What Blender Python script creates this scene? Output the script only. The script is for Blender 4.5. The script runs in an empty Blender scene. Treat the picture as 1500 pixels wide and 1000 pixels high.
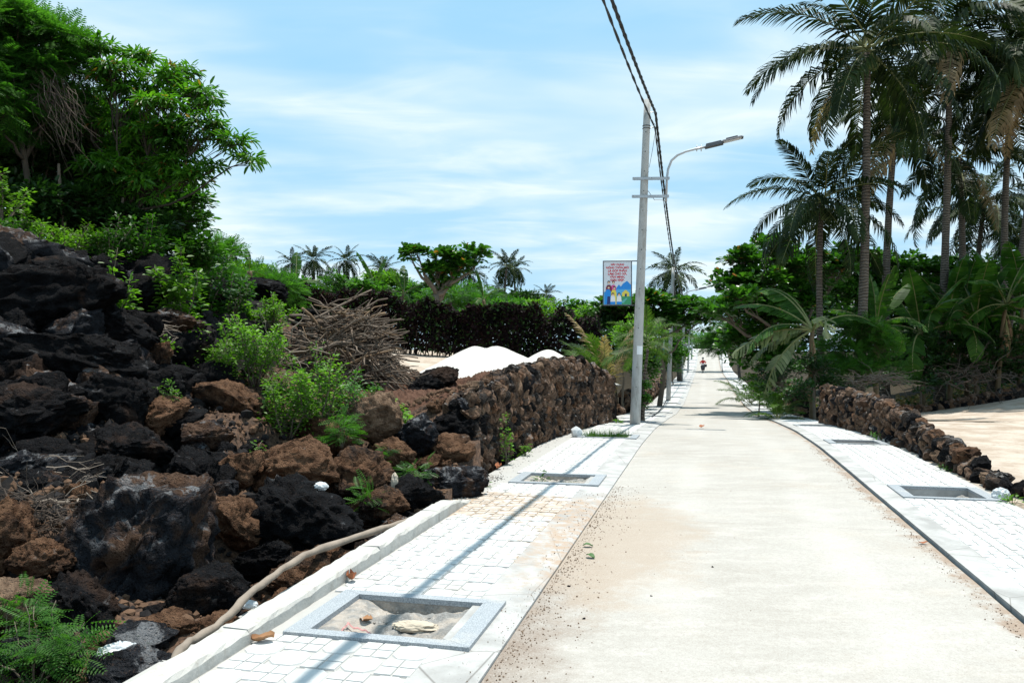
import bpy, bmesh, math, random
import numpy as np
from mathutils import Vector, Matrix, Quaternion, Euler
R = math.radians
rng = np.random.default_rng(7)
random.seed(7)
scene = bpy.context.scene
C = bpy.data.collections.new("place"); scene.collection.children.link(C)

# ------------------------------------------------------------------ camera
CAM_H, FPX, HOR = 1.6, 1200.0, 513.0
cam_d = bpy.data.cameras.new("camera"); cam = bpy.data.objects.new("camera", cam_d); C.objects.link(cam)
cam.location = (0, 0, CAM_H); cam.rotation_euler = (R(90), 0, 0)
cam_d.sensor_width = 36; cam_d.lens = FPX / 1500 * 36; cam_d.shift_y = 13 / 1500
cam_d.clip_start = .05; cam_d.clip_end = 3000
scene.camera = cam

# ------------------------------------------------------------------ sun, sky, exposure
SUN = Vector((.65, .95, 6.5)).normalized()
sl = bpy.data.lights.new("sun", 'SUN'); so = bpy.data.objects.new("sun", sl); C.objects.link(so)
sl.energy = 4.9; sl.angle = R(.53); sl.color = (1, .96, .88)
so.rotation_euler = (-SUN).to_track_quat('-Z', 'Y').to_euler()
so.location = (0, 0, 60)
world = bpy.data.worlds.new("World"); scene.world = world; world.use_nodes = True
wn = world.node_tree; wn.nodes.clear()
def wnode(t, **k):
    n = wn.nodes.new(t)
    for a, b in k.items(): setattr(n, a, b)
    return n
SKY_STRENGTH = .05
out = wnode('ShaderNodeOutputWorld'); bg = wnode('ShaderNodeBackground'); bg.inputs[1].default_value = SKY_STRENGTH
sky = wnode('ShaderNodeTexSky', sky_type='NISHITA'); sky.sun_disc = False
sky.sun_elevation = math.asin(SUN.z); sky.sun_rotation = math.atan2(SUN.x, SUN.y)
sky.altitude = 0; sky.air_density = 1.0; sky.dust_density = 1.6; sky.ozone_density = 1.0
tc = wnode('ShaderNodeTexCoord'); sx = wnode('ShaderNodeSeparateXYZ'); wn.links.new(tc.outputs['Generated'], sx.inputs[0])
def wmath(op, a, b=None, c=None, clamp=False):
    n = wnode('ShaderNodeMath', operation=op); n.use_clamp = clamp
    for i, v in enumerate((a, b, c)):
        if v is None: continue
        if isinstance(v, (int, float)): n.inputs[i].default_value = v
        else: wn.links.new(v, n.inputs[i])
    return n.outputs[0]
zc = wmath('MAXIMUM', sx.outputs[2], 0.0); den = wmath('ADD', zc, .16)
cx = wmath('DIVIDE', sx.outputs[0], den); cy = wmath('DIVIDE', sx.outputs[1], den)
cmb = wnode('ShaderNodeCombineXYZ'); wn.links.new(cx, cmb.inputs[0]); wn.links.new(cy, cmb.inputs[1])
def wnoise(scale, loc, sc, detail, rough, dist):
    mp = wnode('ShaderNodeMapping'); mp.inputs['Location'].default_value = loc; mp.inputs['Scale'].default_value = sc
    mp.inputs['Rotation'].default_value = (0, 0, R(12))
    wn.links.new(cmb.outputs[0], mp.inputs[0])
    n = wnode('ShaderNodeTexNoise'); n.inputs['Scale'].default_value = scale; n.inputs['Detail'].default_value = detail
    n.inputs['Roughness'].default_value = rough; n.inputs['Distortion'].default_value = dist
    wn.links.new(mp.outputs[0], n.inputs['Vector']); return n.outputs['Fac']
def wramp(v, a, b):
    n = wnode('ShaderNodeMapRange'); n.interpolation_type = 'SMOOTHSTEP'
    n.inputs[1].default_value = a; n.inputs[2].default_value = b; wn.links.new(v, n.inputs[0]); return n.outputs[0]
big = wramp(wnoise(.95, (3.1, 1.7, 0), (1, 1.5, 1), 4, .5, .35), .38, .70)
wisp = wramp(wnoise(2.3, (1.3, 5.2, 0), (.7, 1.7, 1), 6, .55, .6), .42, .78)
low = wramp(sx.outputs[2], .34, .0)
cl = wmath('MULTIPLY', big, .72); cl = wmath('MULTIPLY_ADD', wisp, wmath('MULTIPLY_ADD', big, .45, .20), cl)
cl = wmath('MULTIPLY_ADD', low, wmath('MULTIPLY_ADD', wisp, .45, .22), cl, clamp=True)
pale = wnode('ShaderNodeMix', data_type='RGBA'); pale.inputs[0].default_value = .85   # thin milky veil over the whole sky
wn.links.new(sky.outputs[0], pale.inputs[6]); pale.inputs[7].default_value = (7.0, 13.0, 17.8, 1)
mix = wnode('ShaderNodeMix', data_type='RGBA'); wn.links.new(cl, mix.inputs[0])
wn.links.new(pale.outputs[2], mix.inputs[6]); mix.inputs[7].default_value = (14.0, 16.2, 17.0, 1)
wn.links.new(mix.outputs[2], bg.inputs[0]); wn.links.new(bg.outputs[0], out.inputs[0])
vs = scene.view_settings
vs.view_transform = 'Standard'; vs.look = 'None'; vs.gamma = 1; vs.use_curve_mapping = False; vs.exposure = 0.34
scene.render.engine = 'CYCLES'
scene.cycles.max_bounces = 6; scene.cycles.diffuse_bounces = 2; scene.cycles.glossy_bounces = 2
scene.cycles.transmission_bounces = 3; scene.cycles.transparent_max_bounces = 6

# ------------------------------------------------------------------ coordinates
AZ = R(13.3); SA, CA = math.sin(AZ), math.cos(AZ)          # the road runs 13.3 degrees off the camera's heading
def UV(x, y): return x * SA + y * CA, x * CA - y * SA
def XY(u, v): return u * SA + v * CA, u * CA - v * SA
def P(px, py, d): return np.array([(px - 750) / FPX * d, d, CAM_H + (HOR - py) / FPX * d])
_pu = np.linspace(-30, 260, 2901)
_pz = np.interp(_pu, [-30, 14.5, 18.5, 24.7, 32, 42, 56, 68, 82, 95, 103, 116, 133, 150, 200, 260],
                [0, 0, -.10, -.40, -.80, -1.1, -1.1, -.98, -.95, -.9, -.75, 0.1, 1.55, 1.9, 1.2, 1.0])
_k = np.exp(-np.linspace(-2, 2, 41) ** 2); _k /= _k.sum()
_pz = np.convolve(np.pad(_pz, 20, mode='edge'), _k, 'valid')
def prof(u): return np.interp(u, _pu, _pz)
def W(u, v, dz=0.0):
    x, y = XY(u, v); return Vector((x, y, float(prof(u)) + dz))
def sstep(x, a, b):
    t = np.clip((np.asarray(x, float) - a) / (b - a), 0, 1); return t * t * (3 - 2 * t)

# ------------------------------------------------------------------ numpy noise
_perm = np.random.default_rng(3).permutation(256); _perm = np.concatenate([_perm, _perm, _perm])
_grad = np.random.default_rng(4).normal(size=(256, 3)); _grad /= np.linalg.norm(_grad, axis=1)[:, None]
def pnoise(p):
    p = np.asarray(p, float); i = np.floor(p).astype(int); f = p - i; i &= 255
    w = f * f * f * (f * (f * 6 - 15) + 10); r = 0
    for dx in (0, 1):
        for dy in (0, 1):
            for dz in (0, 1):
                h = _perm[_perm[_perm[(i[:, 0] + dx) & 255] + ((i[:, 1] + dy) & 255)] + ((i[:, 2] + dz) & 255)]
                g = _grad[h]; d = f - np.array([dx, dy, dz]); n = (g * d).sum(1)
                wt = (w[:, 0] if dx else 1 - w[:, 0]) * (w[:, 1] if dy else 1 - w[:, 1]) * (w[:, 2] if dz else 1 - w[:, 2])
                r = r + n * wt
    return r
def fbm(p, oct=4, gain=.5, lac=2.1, ridge=False):
    a, r, p = 1.0, 0, np.asarray(p, float)
    for _ in range(oct):
        n = pnoise(p); r = r + a * ((.35 - np.abs(n)) * 1.4 if ridge else n); a *= gain; p = p * lac + 17.3
    return r

# ------------------------------------------------------------------ mesh builder and tagging
def unit(a):
    a = np.asarray(a, float); return a / np.maximum(np.linalg.norm(a, axis=-1, keepdims=True), 1e-9)
class MB:
    def __init__(s): s.V = []; s.F = []; s.n = 0
    def add(s, V, F, m=0):
        V = np.asarray(V, float).reshape(-1, 3)
        s.V.append(V)
        if isinstance(F, np.ndarray) and F.ndim == 2: s.F.append((F + s.n, m))
        else:
            by = {}
            for f in F: by.setdefault(len(f), []).append(f)
            for k, fs in by.items(): s.F.append((np.array(fs, int) + s.n, m))
        s.n += len(V); return s
    def box(s, c, size, rot=None, m=0, taper=1.0):
        x, y, z = np.array(size) / 2
        V = np.array([(-x, -y, -z), (x, -y, -z), (x, y, -z), (-x, y, -z), (-x, -y, z), (x, -y, z), (x, y, z), (-x, y, z)], float)
        V[4:, :2] *= taper
        if rot is not None: V = V @ np.array(rot).T
        return s.add(V + np.array(c), np.array([(0, 3, 2, 1), (4, 5, 6, 7), (0, 1, 5, 4), (1, 2, 6, 5), (2, 3, 7, 6), (3, 0, 4, 7)]), m)
    def tube(s, pts, rad, k=6, m=0, cap=True):
        pts = np.asarray(pts, float); n = len(pts); rad = np.broadcast_to(np.asarray(rad, float), (n,))
        t = np.gradient(pts, axis=0); t = unit(t)
        ref = np.array([0, 0, 1.]) if abs(t[0, 2]) < .9 else np.array([1., 0, 0])
        a = np.cross(t, ref); a = unit(a); b = np.cross(t, a)
        ang = np.arange(k) * 2 * math.pi / k
        ring = a[:, None] * np.cos(ang)[None, :, None] + b[:, None] * np.sin(ang)[None, :, None]
        V = (pts[:, None] + ring * rad[:, None, None]).reshape(-1, 3)
        i = np.arange(n - 1)[:, None] * k; j = np.arange(k)[None]; j2 = (j + 1) % k
        F = np.stack([i + j, i + j2, i + k + j2, i + k + j], -1).reshape(-1, 4)
        s.add(V, F[:, ::-1], m)
        if cap: s.F.append((np.array([list(range(s.n - n * k, s.n - n * k + k))]), m)); s.F.append((np.array([list(range(s.n - 1, s.n - k - 1, -1))]), m))
        return s
    def mesh(s, name, mats, smooth=False):
        me = bpy.data.meshes.new(name)
        V = np.concatenate(s.V) if s.V else np.zeros((0, 3)); me.vertices.add(len(V)); me.vertices.foreach_set('co', V.astype(np.float32).ravel())
        idx = np.concatenate([f.ravel() for f, _ in s.F]); tot = np.concatenate([np.full(len(f), f.shape[1]) for f, _ in s.F])
        mi = np.concatenate([np.full(len(f), m) for f, m in s.F])
        me.loops.add(len(idx)); me.loops.foreach_set('vertex_index', idx.astype(np.int32))
        me.polygons.add(len(tot)); st = np.concatenate([[0], np.cumsum(tot)[:-1]])
        me.polygons.foreach_set('loop_start', st.astype(np.int32)); me.polygons.foreach_set('loop_total', tot.astype(np.int32))
        for m in (mats if isinstance(mats, (list, tuple)) else [mats]): me.materials.append(m)
        me.polygons.foreach_set('material_index', mi.astype(np.int32))
        me.polygons.foreach_set('use_smooth', np.full(len(tot), bool(smooth)))
        me.update(calc_edges=True); me.validate(); return me
    def build(s, name, mats, parent=None, smooth=False):
        return link(name, s.mesh(name, mats, smooth), parent)
def link(name, data, parent=None):
    o = bpy.data.objects.new(name, data); C.objects.link(o)
    if parent: o.parent = parent
    return o
def tag(o, label=None, cat=None, group=None, kind=None):
    if label: o['label'] = label
    if cat: o['category'] = cat
    if group: o['group'] = group
    if kind: o['kind'] = kind
    return o
def thing(name, label, cat, loc=(0, 0, 0), rz=0, group=None):
    o = bpy.data.objects.new(name, None); C.objects.link(o); o.location = loc; o.rotation_euler = (0, 0, rz); o.empty_display_size = .2
    return tag(o, label, cat, group)
def kids(o): return [c for c in C.objects if c.parent == o]
def copy_tree(o, parent=None, pre=None):
    pre = pre or {}
    c = o.copy(); C.objects.link(c); c.parent = parent
    for ch in o.children: copy_tree(ch, c)
    return c

# ------------------------------------------------------------------ materials
def mat(name):
    m = bpy.data.materials.new(name); m.use_nodes = True; m.node_tree.nodes.clear(); return m, NT(m.node_tree)
class NT:
    def __init__(s, t): s.t = t
    def n(s, ty, **k):
        n = s.t.nodes.new(ty)
        for a, b in k.items(): setattr(n, a, b)
        return n
    def l(s, a, b): s.t.links.new(a, b)
    def put(s, v, sock):
        if isinstance(v, bpy.types.NodeSocket): s.l(v, sock)
        elif v is not None:
            try: sock.default_value = v
            except Exception: sock.default_value = (*v, 1)
    def pos(s, sc=(1, 1, 1), rot=0.0):
        g = s.n('ShaderNodeNewGeometry'); 
        mp = s.n('ShaderNodeMapping'); mp.inputs['Scale'].default_value = sc; mp.inputs['Rotation'].default_value = (0, 0, rot)
        s.l(g.outputs['Position'], mp.inputs[0]); return mp.outputs[0]
    def noise(s, vec, scale, detail=4, rough=.5, dist=0.0):
        n = s.n('ShaderNodeTexNoise'); s.put(vec, n.inputs['Vector']); n.inputs['Scale'].default_value = scale
        n.inputs['Detail'].default_value = detail; n.inputs['Roughness'].default_value = rough; n.inputs['Distortion'].default_value = dist
        return n.outputs['Fac']
    def vor(s, vec, scale, feature='F1', out='Distance', rnd=1.0):
        n = s.n('ShaderNodeTexVoronoi', feature=feature); s.put(vec, n.inputs['Vector']); n.inputs['Scale'].default_value = scale
        n.inputs['Randomness'].default_value = rnd; return n.outputs[out]
    def ramp(s, v, a, b, lo=0.0, hi=1.0):
        n = s.n('ShaderNodeMapRange'); n.interpolation_type = 'SMOOTHSTEP'; s.put(v, n.inputs[0])
        for i, x in zip((1, 2, 3, 4), (a, b, lo, hi)): n.inputs[i].default_value = x
        return n.outputs[0]
    def math(s, op, a, b=None, c=None, clamp=False):
        n = s.n('ShaderNodeMath', operation=op); n.use_clamp = clamp
        for i, v in enumerate((a, b, c)): s.put(v, n.inputs[i]) if v is not None else None
        return n.outputs[0]
    def mix(s, f, a, b, mode='MIX'):
        n = s.n('ShaderNodeMix', data_type='RGBA', blend_type=mode)
        s.put(f, n.inputs[0])
        for v, i in ((a, 6), (b, 7)):
            if isinstance(v, bpy.types.NodeSocket): s.l(v, n.inputs[i])
            else: n.inputs[i].default_value = (*v[:3], 1)
        return n.outputs[2]
    def bump(s, h, strength=.5, dist=.02, normal=None):
        n = s.n('ShaderNodeBump'); n.inputs['Strength'].default_value = strength; n.inputs['Distance'].default_value = dist
        s.l(h, n.inputs['Height'])
        if normal: s.l(normal, n.inputs['Normal'])
        return n.outputs[0]
    def out(s, col, rough=.8, bump=None, spec=.3, metal=0.0, trans=None):
        b = s.n('ShaderNodeBsdfPrincipled'); o = s.n('ShaderNodeOutputMaterial')
        s.put(col if isinstance(col, bpy.types.NodeSocket) else (*col[:3], 1), b.inputs['Base Color']); s.put(rough, b.inputs['Roughness'])
        s.put(spec, b.inputs['Specular IOR Level']); s.put(metal, b.inputs['Metallic'])
        if bump is not None: s.l(bump, b.inputs['Normal'])
        sh = b.outputs[0]
        if trans is not None:
            tr = s.n('ShaderNodeBsdfTranslucent'); s.put(trans[0] if isinstance(trans[0], bpy.types.NodeSocket) else (*trans[0], 1), tr.inputs[0])
            mx = s.n('ShaderNodeMixShader'); mx.inputs[0].default_value = trans[1]; s.l(sh, mx.inputs[1]); s.l(tr.outputs[0], mx.inputs[2]); sh = mx.outputs[0]
        s.l(sh, o.inputs[0])
def simple(name, col, rough=.7, var=.25, scale=6, bump=0.0, spec=.3, metal=0.0):
    m, t = mat(name); p = t.pos(); n = t.noise(p, scale, 5, .6)
    c = t.mix(n, [x * (1 - var) for x in col], [min(1, x * (1 + var)) for x in col])
    t.out(c, rough, t.bump(t.noise(p, scale * 6, 4, .6), bump, .01) if bump else None, spec, metal); return m
def leafmat(name, c1, c2, trans=.35, rough=.45, spec=.35, yellow=None):
    m, t = mat(name); g = t.n('ShaderNodeNewGeometry'); r = g.outputs['Random Per Island']
    c = t.mix(r, c1, c2)
    n = t.noise(t.pos(), 1.3, 3, .5); c = t.mix(t.ramp(n, .35, .7), c, [x * .55 for x in c1])
    if yellow: c = t.mix(t.ramp(t.math('FRACT', t.math('MULTIPLY', r, 37.7)), yellow[0], min(1.0, yellow[0] + .02)), c, yellow[1])
    br = t.mix(1.0, c, (1.6, 1.9, .7), 'MULTIPLY')
    t.out(c, rough, None, spec, 0, (br, trans)); return m

def UVnodes(t):   # the same road coordinates as UV(), for stains that lie along the road
    g = t.n('ShaderNodeNewGeometry'); s = t.n('ShaderNodeSeparateXYZ'); t.l(g.outputs['Position'], s.inputs[0])
    x, y = s.outputs[0], s.outputs[1]
    u = t.math('MULTIPLY_ADD', x, SA, t.math('MULTIPLY', y, CA)); v = t.math('MULTIPLY_ADD', y, -SA, t.math('MULTIPLY', x, CA))
    return u, v
def spot(t, u, v, u0, v0, ru, rv, nz, soft=.5):
    a = t.math('DIVIDE', t.math('SUBTRACT', u, u0), ru); b = t.math('DIVIDE', t.math('SUBTRACT', v, v0), rv)
    d = t.math('ADD', t.math('MULTIPLY', a, a), t.math('MULTIPLY', b, b))
    d = t.math('ADD', d, t.math('MULTIPLY_ADD', nz, 2.4, -1.2))
    return t.ramp(d, 1 + soft, 1 - soft)

def sand_mask(t):
    u, v = UVnodes(t); nz = t.math('MULTIPLY_ADD', t.noise(t.pos(), 2.6, 7, .7), 1.5, -.25)
    a = spot(t, u, v, 7.2, -.8, 1.9, .7, nz, .7)
    b = spot(t, u, v, 8.2, -1.9, .75, .9, nz, .5)
    return t.math('MAXIMUM', a, b), u, v, nz

m_road, t = mat("cast_concrete_road")
sm, u, v, nz = sand_mask(t); p = t.pos(); pst = t.pos((1, 1, 1), 0)
n1 = t.noise(p, .5, 6, .62); n2 = t.noise(t.pos((.8, 2.2, 1)), 2.2, 7, .7); n3 = t.noise(p, 28, 5, .7)
c = t.mix(t.ramp(n1, .3, .7), (.345, .322, .288), (.41, .39, .36))
c = t.mix(t.ramp(n2, .42, .72), c, (.45, .425, .39))
c = t.mix(t.ramp(n3, .35, .68, 0, .35), c, (.27, .24, .21))
warm = t.ramp(t.noise(p, 1.1, 5, .6, .4),   .52, .70, 0, .25); c = t.mix(warm, c, (.40, .33, .26))
edge = t.ramp(t.math('ADD', v, t.math('MULTIPLY', nz, .9)), -.05, -.75, 0, .85); near = t.ramp(u, 9.5, 5.5); c = t.mix(t.math('MULTIPLY', edge, near), c, (.20, .15, .115))
c = t.mix(t.math('MULTIPLY', sm, .8), c, (.345, .28, .22))
sp = t.ramp(t.vor(p, 42), .05, .12, 1, 0); spm = t.math('MULTIPLY', sp, t.ramp(t.noise(p, 3, 3, .6), .5, .62)); c = t.mix(t.math('MULTIPLY', spm, .8), c, (.17, .12, .09))
jn = t.math('ABSOLUTE', t.math('SUBTRACT', t.math('FRACT', t.math('DIVIDE', t.math('ADD', u, t.math('MULTIPLY', t.noise(p, 3, 3, .6), .03)), 5.35)), .5)); jm = t.ramp(jn, .0004, .0011, .6, 0)
c = t.mix(t.math('MULTIPLY', jm, t.ramp(t.noise(p, 1.3, 3, .6), .35, .5)), c, (.15, .13, .11))
rt = t.ramp(t.math('ADD', v, t.math('MULTIPLY_ADD', t.noise(p, 2.6, 7, .75), .9, -.45)), 1.70, 1.86); c = t.mix(t.math('MULTIPLY', rt, .8), c, (.25, .17, .115))
trk = t.ramp(t.math('ABSOLUTE', t.math('SUBTRACT', t.math('ABSOLUTE', t.math('SUBTRACT', v, .45)), .62)), .30, .05, 0, .22); c = t.mix(t.math('MULTIPLY', trk, t.ramp(n1, .3, .6)), c, (.50, .48, .45))
n5 = t.noise(p, 110, 3, .7); c = t.mix(t.ramp(n5, .52, .70, 0, .45), c, (.22, .19, .16)); c = t.mix(t.ramp(n5, .48, .32, 0, .35), c, (.55, .53, .49))
t.out(c, .85, t.bump(t.math('ADD', n3, t.math('MULTIPLY', n2, .3)), .3, .006), .25)

m_tile, t = mat("white_cement_tile")
sm, u, v, nz = sand_mask(t); p = t.pos(); oi = t.n('ShaderNodeObjectInfo')
c = t.mix(oi.outputs['Random'], (.50, .50, .485), (.60, .60, .585))
c = t.mix(t.ramp(t.noise(p, 9, 5, .65), .45, .75, 0, .5), c, (.46, .45, .42))
c = t.mix(t.ramp(t.noise(p, 1.7, 4, .6), .56, .72, 0, .5), c, (.44, .39, .33))
fine = t.ramp(t.math('ADD', t.noise(t.pos((1, 3, 1)), 9, 5, .7), t.math('MULTIPLY', sm, .22)), .63, .71)
c = t.mix(t.math('MULTIPLY', fine, t.ramp(sm, .05, .5)), c, (.42, .34, .27))
t.out(c, .8, t.bump(t.noise(p, 60, 4, .6), .3, .004), .25)

m_joint, t = mat("grey_joint_mortar"); sm, u, v, nz = sand_mask(t); p = t.pos()
c = t.mix(t.noise(p, 8, 5, .6), (.34, .33, .315), (.44, .43, .405)); c = t.mix(sm, c, (.36, .28, .21)); t.out(c, .9, t.bump(t.noise(p, 50, 4, .6), .4, .004), .2)

m_band, t = mat("trowelled_concrete"); sm, u, v, nz = sand_mask(t); p = t.pos()
c = t.mix(t.ramp(t.noise(p, 2.2, 6, .6, .8), .3, .7), (.30, .295, .285), (.46, .455, .44))
c = t.mix(t.ramp(t.noise(p, 22, 5, .7), .5, .75, 0, .4), c, (.24, .225, .20))
ck = t.ramp(t.vor(t.pos((1, 1, 1)), 1.1, 'DISTANCE_TO_EDGE'), 0.0, .006, 1, 0); c = t.mix(t.math('MULTIPLY', ck, .7), c, (.12, .11, .10))
c = t.mix(t.math('MULTIPLY', sm, t.ramp(t.noise(p, 9, 6, .7), .35, .6)), c, (.37, .28, .21)); t.out(c, .85, t.bump(t.noise(p, 30, 6, .65), .4, .008), .25)

m_kerb, t = mat("cast_kerb_concrete"); p = t.pos(); g = t.n('ShaderNodeNewGeometry'); sz = t.n('ShaderNodeSeparateXYZ'); t.l(g.outputs['True Normal'], sz.inputs[0])
c = t.mix(t.noise(p, 5, 6, .65), (.36, .345, .315), (.54, .53, .50)); c = t.mix(t.ramp(t.noise(t.pos((1, 1, .6)), 13, 6, .7), .5, .72, 0, .6), c, (.28, .25, .21))
t.out(c, .85, t.bump(t.noise(p, 34, 6, .65), .5, .01), .25)

m_granite, t = mat("speckled_grey_granite"); p = t.pos(); c = t.mix(t.ramp(t.noise(p, 130, 2, .6), .38, .62), (.21, .23, .25), (.39, .415, .435))
c = t.mix(t.ramp(t.noise(p, 3, 4, .5), .55, .75, 0, .5), c, (.50, .47, .42)); t.out(c, .55, None, .4)

m_ash, t = mat("crumbled_cement"); p = t.pos(); c = t.mix(t.ramp(t.noise(p, 5, 6, .65), .4, .6), (.22, .215, .205), (.42, .37, .32))
c = t.mix(t.ramp(t.noise(p, 45, 4, .7), .5, .7, 0, .5), c, (.5, .49, .47)); t.out(c, .95, t.bump(t.noise(p, 40, 6, .7), .8, .02), .1)

m_sand, t = mat("white_sand"); p = t.pos(); c = t.mix(t.noise(p, 6, 5, .6), (.48, .455, .42), (.60, .575, .54))
t.out(c, .95, t.bump(t.noise(p, 35, 6, .7), .5, .02), .1)

def rockmat(name, dark, brown, grey, bamt, gamt):
    m, t = mat(name); p = t.pos(); oi = t.n('ShaderNodeObjectInfo')
    off = t.n('ShaderNodeVectorMath', operation='ADD'); t.l(p, off.inputs[0]); t.put(t.math('MULTIPLY', oi.outputs['Random'], 40), off.inputs[1]); q = off.outputs[0]
    n1 = t.noise(q, 2.1, 6, .65, .6); n2 = t.noise(q, 9, 7, .7, .3); n3 = t.noise(q, 48, 5, .75)
    hs = t.math('ADD', n1, t.math('MULTIPLY_ADD', oi.outputs['Random'], .24, -.12))
    c = t.mix(t.ramp(hs, bamt + .08, bamt - .08), dark, brown)
    c = t.mix(t.ramp(n2, .36, .60), t.mix(1.0, c, (.42, .40, .40), 'MULTIPLY'), c)
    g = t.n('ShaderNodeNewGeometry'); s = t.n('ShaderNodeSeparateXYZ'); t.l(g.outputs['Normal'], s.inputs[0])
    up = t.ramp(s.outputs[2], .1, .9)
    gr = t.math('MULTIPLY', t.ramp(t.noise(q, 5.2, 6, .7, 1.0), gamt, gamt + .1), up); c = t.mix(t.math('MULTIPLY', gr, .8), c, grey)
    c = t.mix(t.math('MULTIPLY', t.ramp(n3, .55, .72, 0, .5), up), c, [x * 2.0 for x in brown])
    pores = t.ramp(t.vor(q, 34), .08, .38); pores2 = t.ramp(t.vor(q, 90), .1, .4)
    h = t.math('ADD', t.math('MULTIPLY', n2, 1.2), t.math('ADD', t.math('MULTIPLY', pores, .35), t.math('ADD', t.math('MULTIPLY', n3, .5), t.math('MULTIPLY', pores2, .18))))
    t.out(c, .75, t.bump(h, 1.0, .07), .07); return m
m_rk_black = rockmat("black_lava", (.011, .011, .0125), (.055, .034, .025), (.15, .15, .155), .34, .60)
m_rk_brown = rockmat("brown_lava", (.035, .027, .023), (.19, .105, .062), (.32, .28, .25), .60, .62)
m_rk_tan = rockmat("tan_lava", (.10, .07, .052), (.27, .18, .12), (.42, .38, .34), .70, .60)
m_rk_grey = rockmat("grey_lava", (.028, .03, .036), (.12, .072, .048), (.26, .265, .275), .46, .52)
m_rk_wall = rockmat("wall_stone", (.045, .038, .034), (.26, .165, .112), (.30, .29, .28), .50, .52)
ROCKM = dict(black=m_rk_black, brown=m_rk_brown, tan=m_rk_tan, grey=m_rk_grey, wall=m_rk_wall)

# ground: four covers chosen by a painted mask (r dark rock, g brown rubble, b leaf litter; rest sand)
m_ground, t = mat("ground_cover"); at = t.n('ShaderNodeVertexColor'); at.layer_name = 'cover'; sp = t.n('ShaderNodeSeparateColor'); t.l(at.outputs[0], sp.inputs[0]); p = t.pos()
ns = t.noise(p, 1.4, 7, .6); nf = t.noise(p, 22, 6, .7); n8 = t.noise(p, 7, 6, .7)
sand = t.mix(t.ramp(ns, .35, .65), (.36, .285, .22), (.50, .43, .36)); sand = t.mix(t.ramp(n8, .52, .7, 0, .7), sand, (.26, .19, .14))
brown = t.mix(t.ramp(nf, .35, .65), (.035, .022, .016), (.13, .078, .052)); brown = t.mix(t.ramp(n8, .45, .7, 0, .6), brown, (.07, .055, .045))
dark = t.mix(t.ramp(n8, .35, .7), (.006, .006, .0065), (.022, .018, .016)); litter = t.mix(t.ramp(nf, .4, .65), (.018, .017, .011), (.075, .055, .033))
def edgy(ch): return t.ramp(t.math('ADD', ch, t.math('MULTIPLY_ADD', n8, .8, -.4)), .42, .58)
c = t.mix(edgy(sp.outputs[2]), sand, litter); c = t.mix(edgy(sp.outputs[1]), c, brown); c = t.mix(edgy(sp.outputs[0]), c, dark)
t.out(c, .95, t.bump(t.math('ADD', n8, t.math('MULTIPLY', nf, .5)), .7, .04), .15)

m_soil = simple("red_brown_gravel", (.105, .056, .038), .95, .5, 14, .8, .1)
m_bark = simple("grey_brown_bark", (.16, .13, .10), .9, .4, 9, .6, .15)
m_darkbark = simple("dark_tree_bark", (.075, .062, .048), .9, .4, 9, .6, .15)
m_twig = simple("sun_bleached_twig", (.25, .205, .165), .85, .45, 7, .4, .2)
m_stick = simple("dry_branch_wood", (.15, .115, .088), .85, .55, 3, .5, .2)
m_stickb = simple("brown_branch_wood", (.20, .135, .085), .85, .5, 4, .5, .15)
m_deadstick = simple("dark_dry_branch", (.085, .065, .052), .9, .45, 4, .4, .15)
m_husk = simple("dry_banana_leaf", (.30, .185, .11), .9, .4, 6, .4, .1)
m_pole, t = mat("pole_concrete"); p = t.pos(); c = t.mix(t.noise(t.pos((1, 1, .5)), 7, 6, .65), (.36, .36, .35), (.50, .50, .48)); c = t.mix(t.ramp(t.noise(t.pos((1, 1, .25)), 6, 6, .75), .48, .66, 0, .6), c, (.20, .19, .165)); t.out(c, .8, t.bump(t.noise(p, 40, 5, .6), .3, .006), .3)
m_steel = simple("galvanised_steel", (.42, .44, .46), .45, .2, 8, .1, .5, .6)
m_dsteel = simple("dark_steel", (.07, .075, .085), .5, .2, 8, .1, .5, .3)
m_black = simple("black_cable", (.012, .013, .016), .5, .2, 12, 0, .4)
m_hole = simple("hole_shade", (.02, .02, .02), .9, .1, 5, 0, .1)
m_ptrunk, t = mat("palm_trunk"); p = t.pos(); wv = t.n('ShaderNodeTexWave', wave_type='BANDS', bands_direction='Z'); wv.inputs['Scale'].default_value = 3.2; wv.inputs['Distortion'].default_value = 7; wv.inputs['Detail'].default_value = 3; t.l(p, wv.inputs[0])
c = t.mix(t.noise(p, 4, 5, .6), (.085, .07, .055), (.19, .165, .14)); c = t.mix(t.ramp(wv.outputs['Fac'], .0, .35), (.04, .033, .026), c); t.out(c, .9, t.bump(t.math('ADD', wv.outputs['Fac'], t.noise(p, 20, 4, .6)), .7, .03), .15)

L_bright = leafmat("bright_leaf", (.085, .20, .018), (.16, .32, .03), .40)
L_mid = leafmat("mid_green_leaf", (.035, .115, .014), (.075, .20, .022), .35)
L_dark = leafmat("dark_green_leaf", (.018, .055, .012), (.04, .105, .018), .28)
L_feather = leafmat("feathery_leaf", (.035, .12, .018), (.08, .20, .025), .42, .5, .2)
L_mango = leafmat("drooping_leaf", (.042, .14, .012), (.105, .25, .02), .42, .42, .3, (.965, (.22, .13, .03)))
L_almond = leafmat("broad_glossy_leaf", (.035, .12, .015), (.075, .20, .022), .32, .35, .5, (.985, (.30, .12, .03)))
L_palm = leafmat("palm_leaflet", (.013, .028, .008), (.038, .060, .014), .14, .55, .12)
L_palmy = leafmat("young_palm_leaflet", (.035, .08, .014), (.08, .14, .025), .32, .5, .15)
L_palmf = leafmat("far_palm_leaflet", (.018, .034, .010), (.04, .06, .016), .12, .7, .05)
L_palmd = leafmat("withered_palm_leaflet", (.22, .155, .085), (.34, .25, .15), .25, .7, .2)
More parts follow.
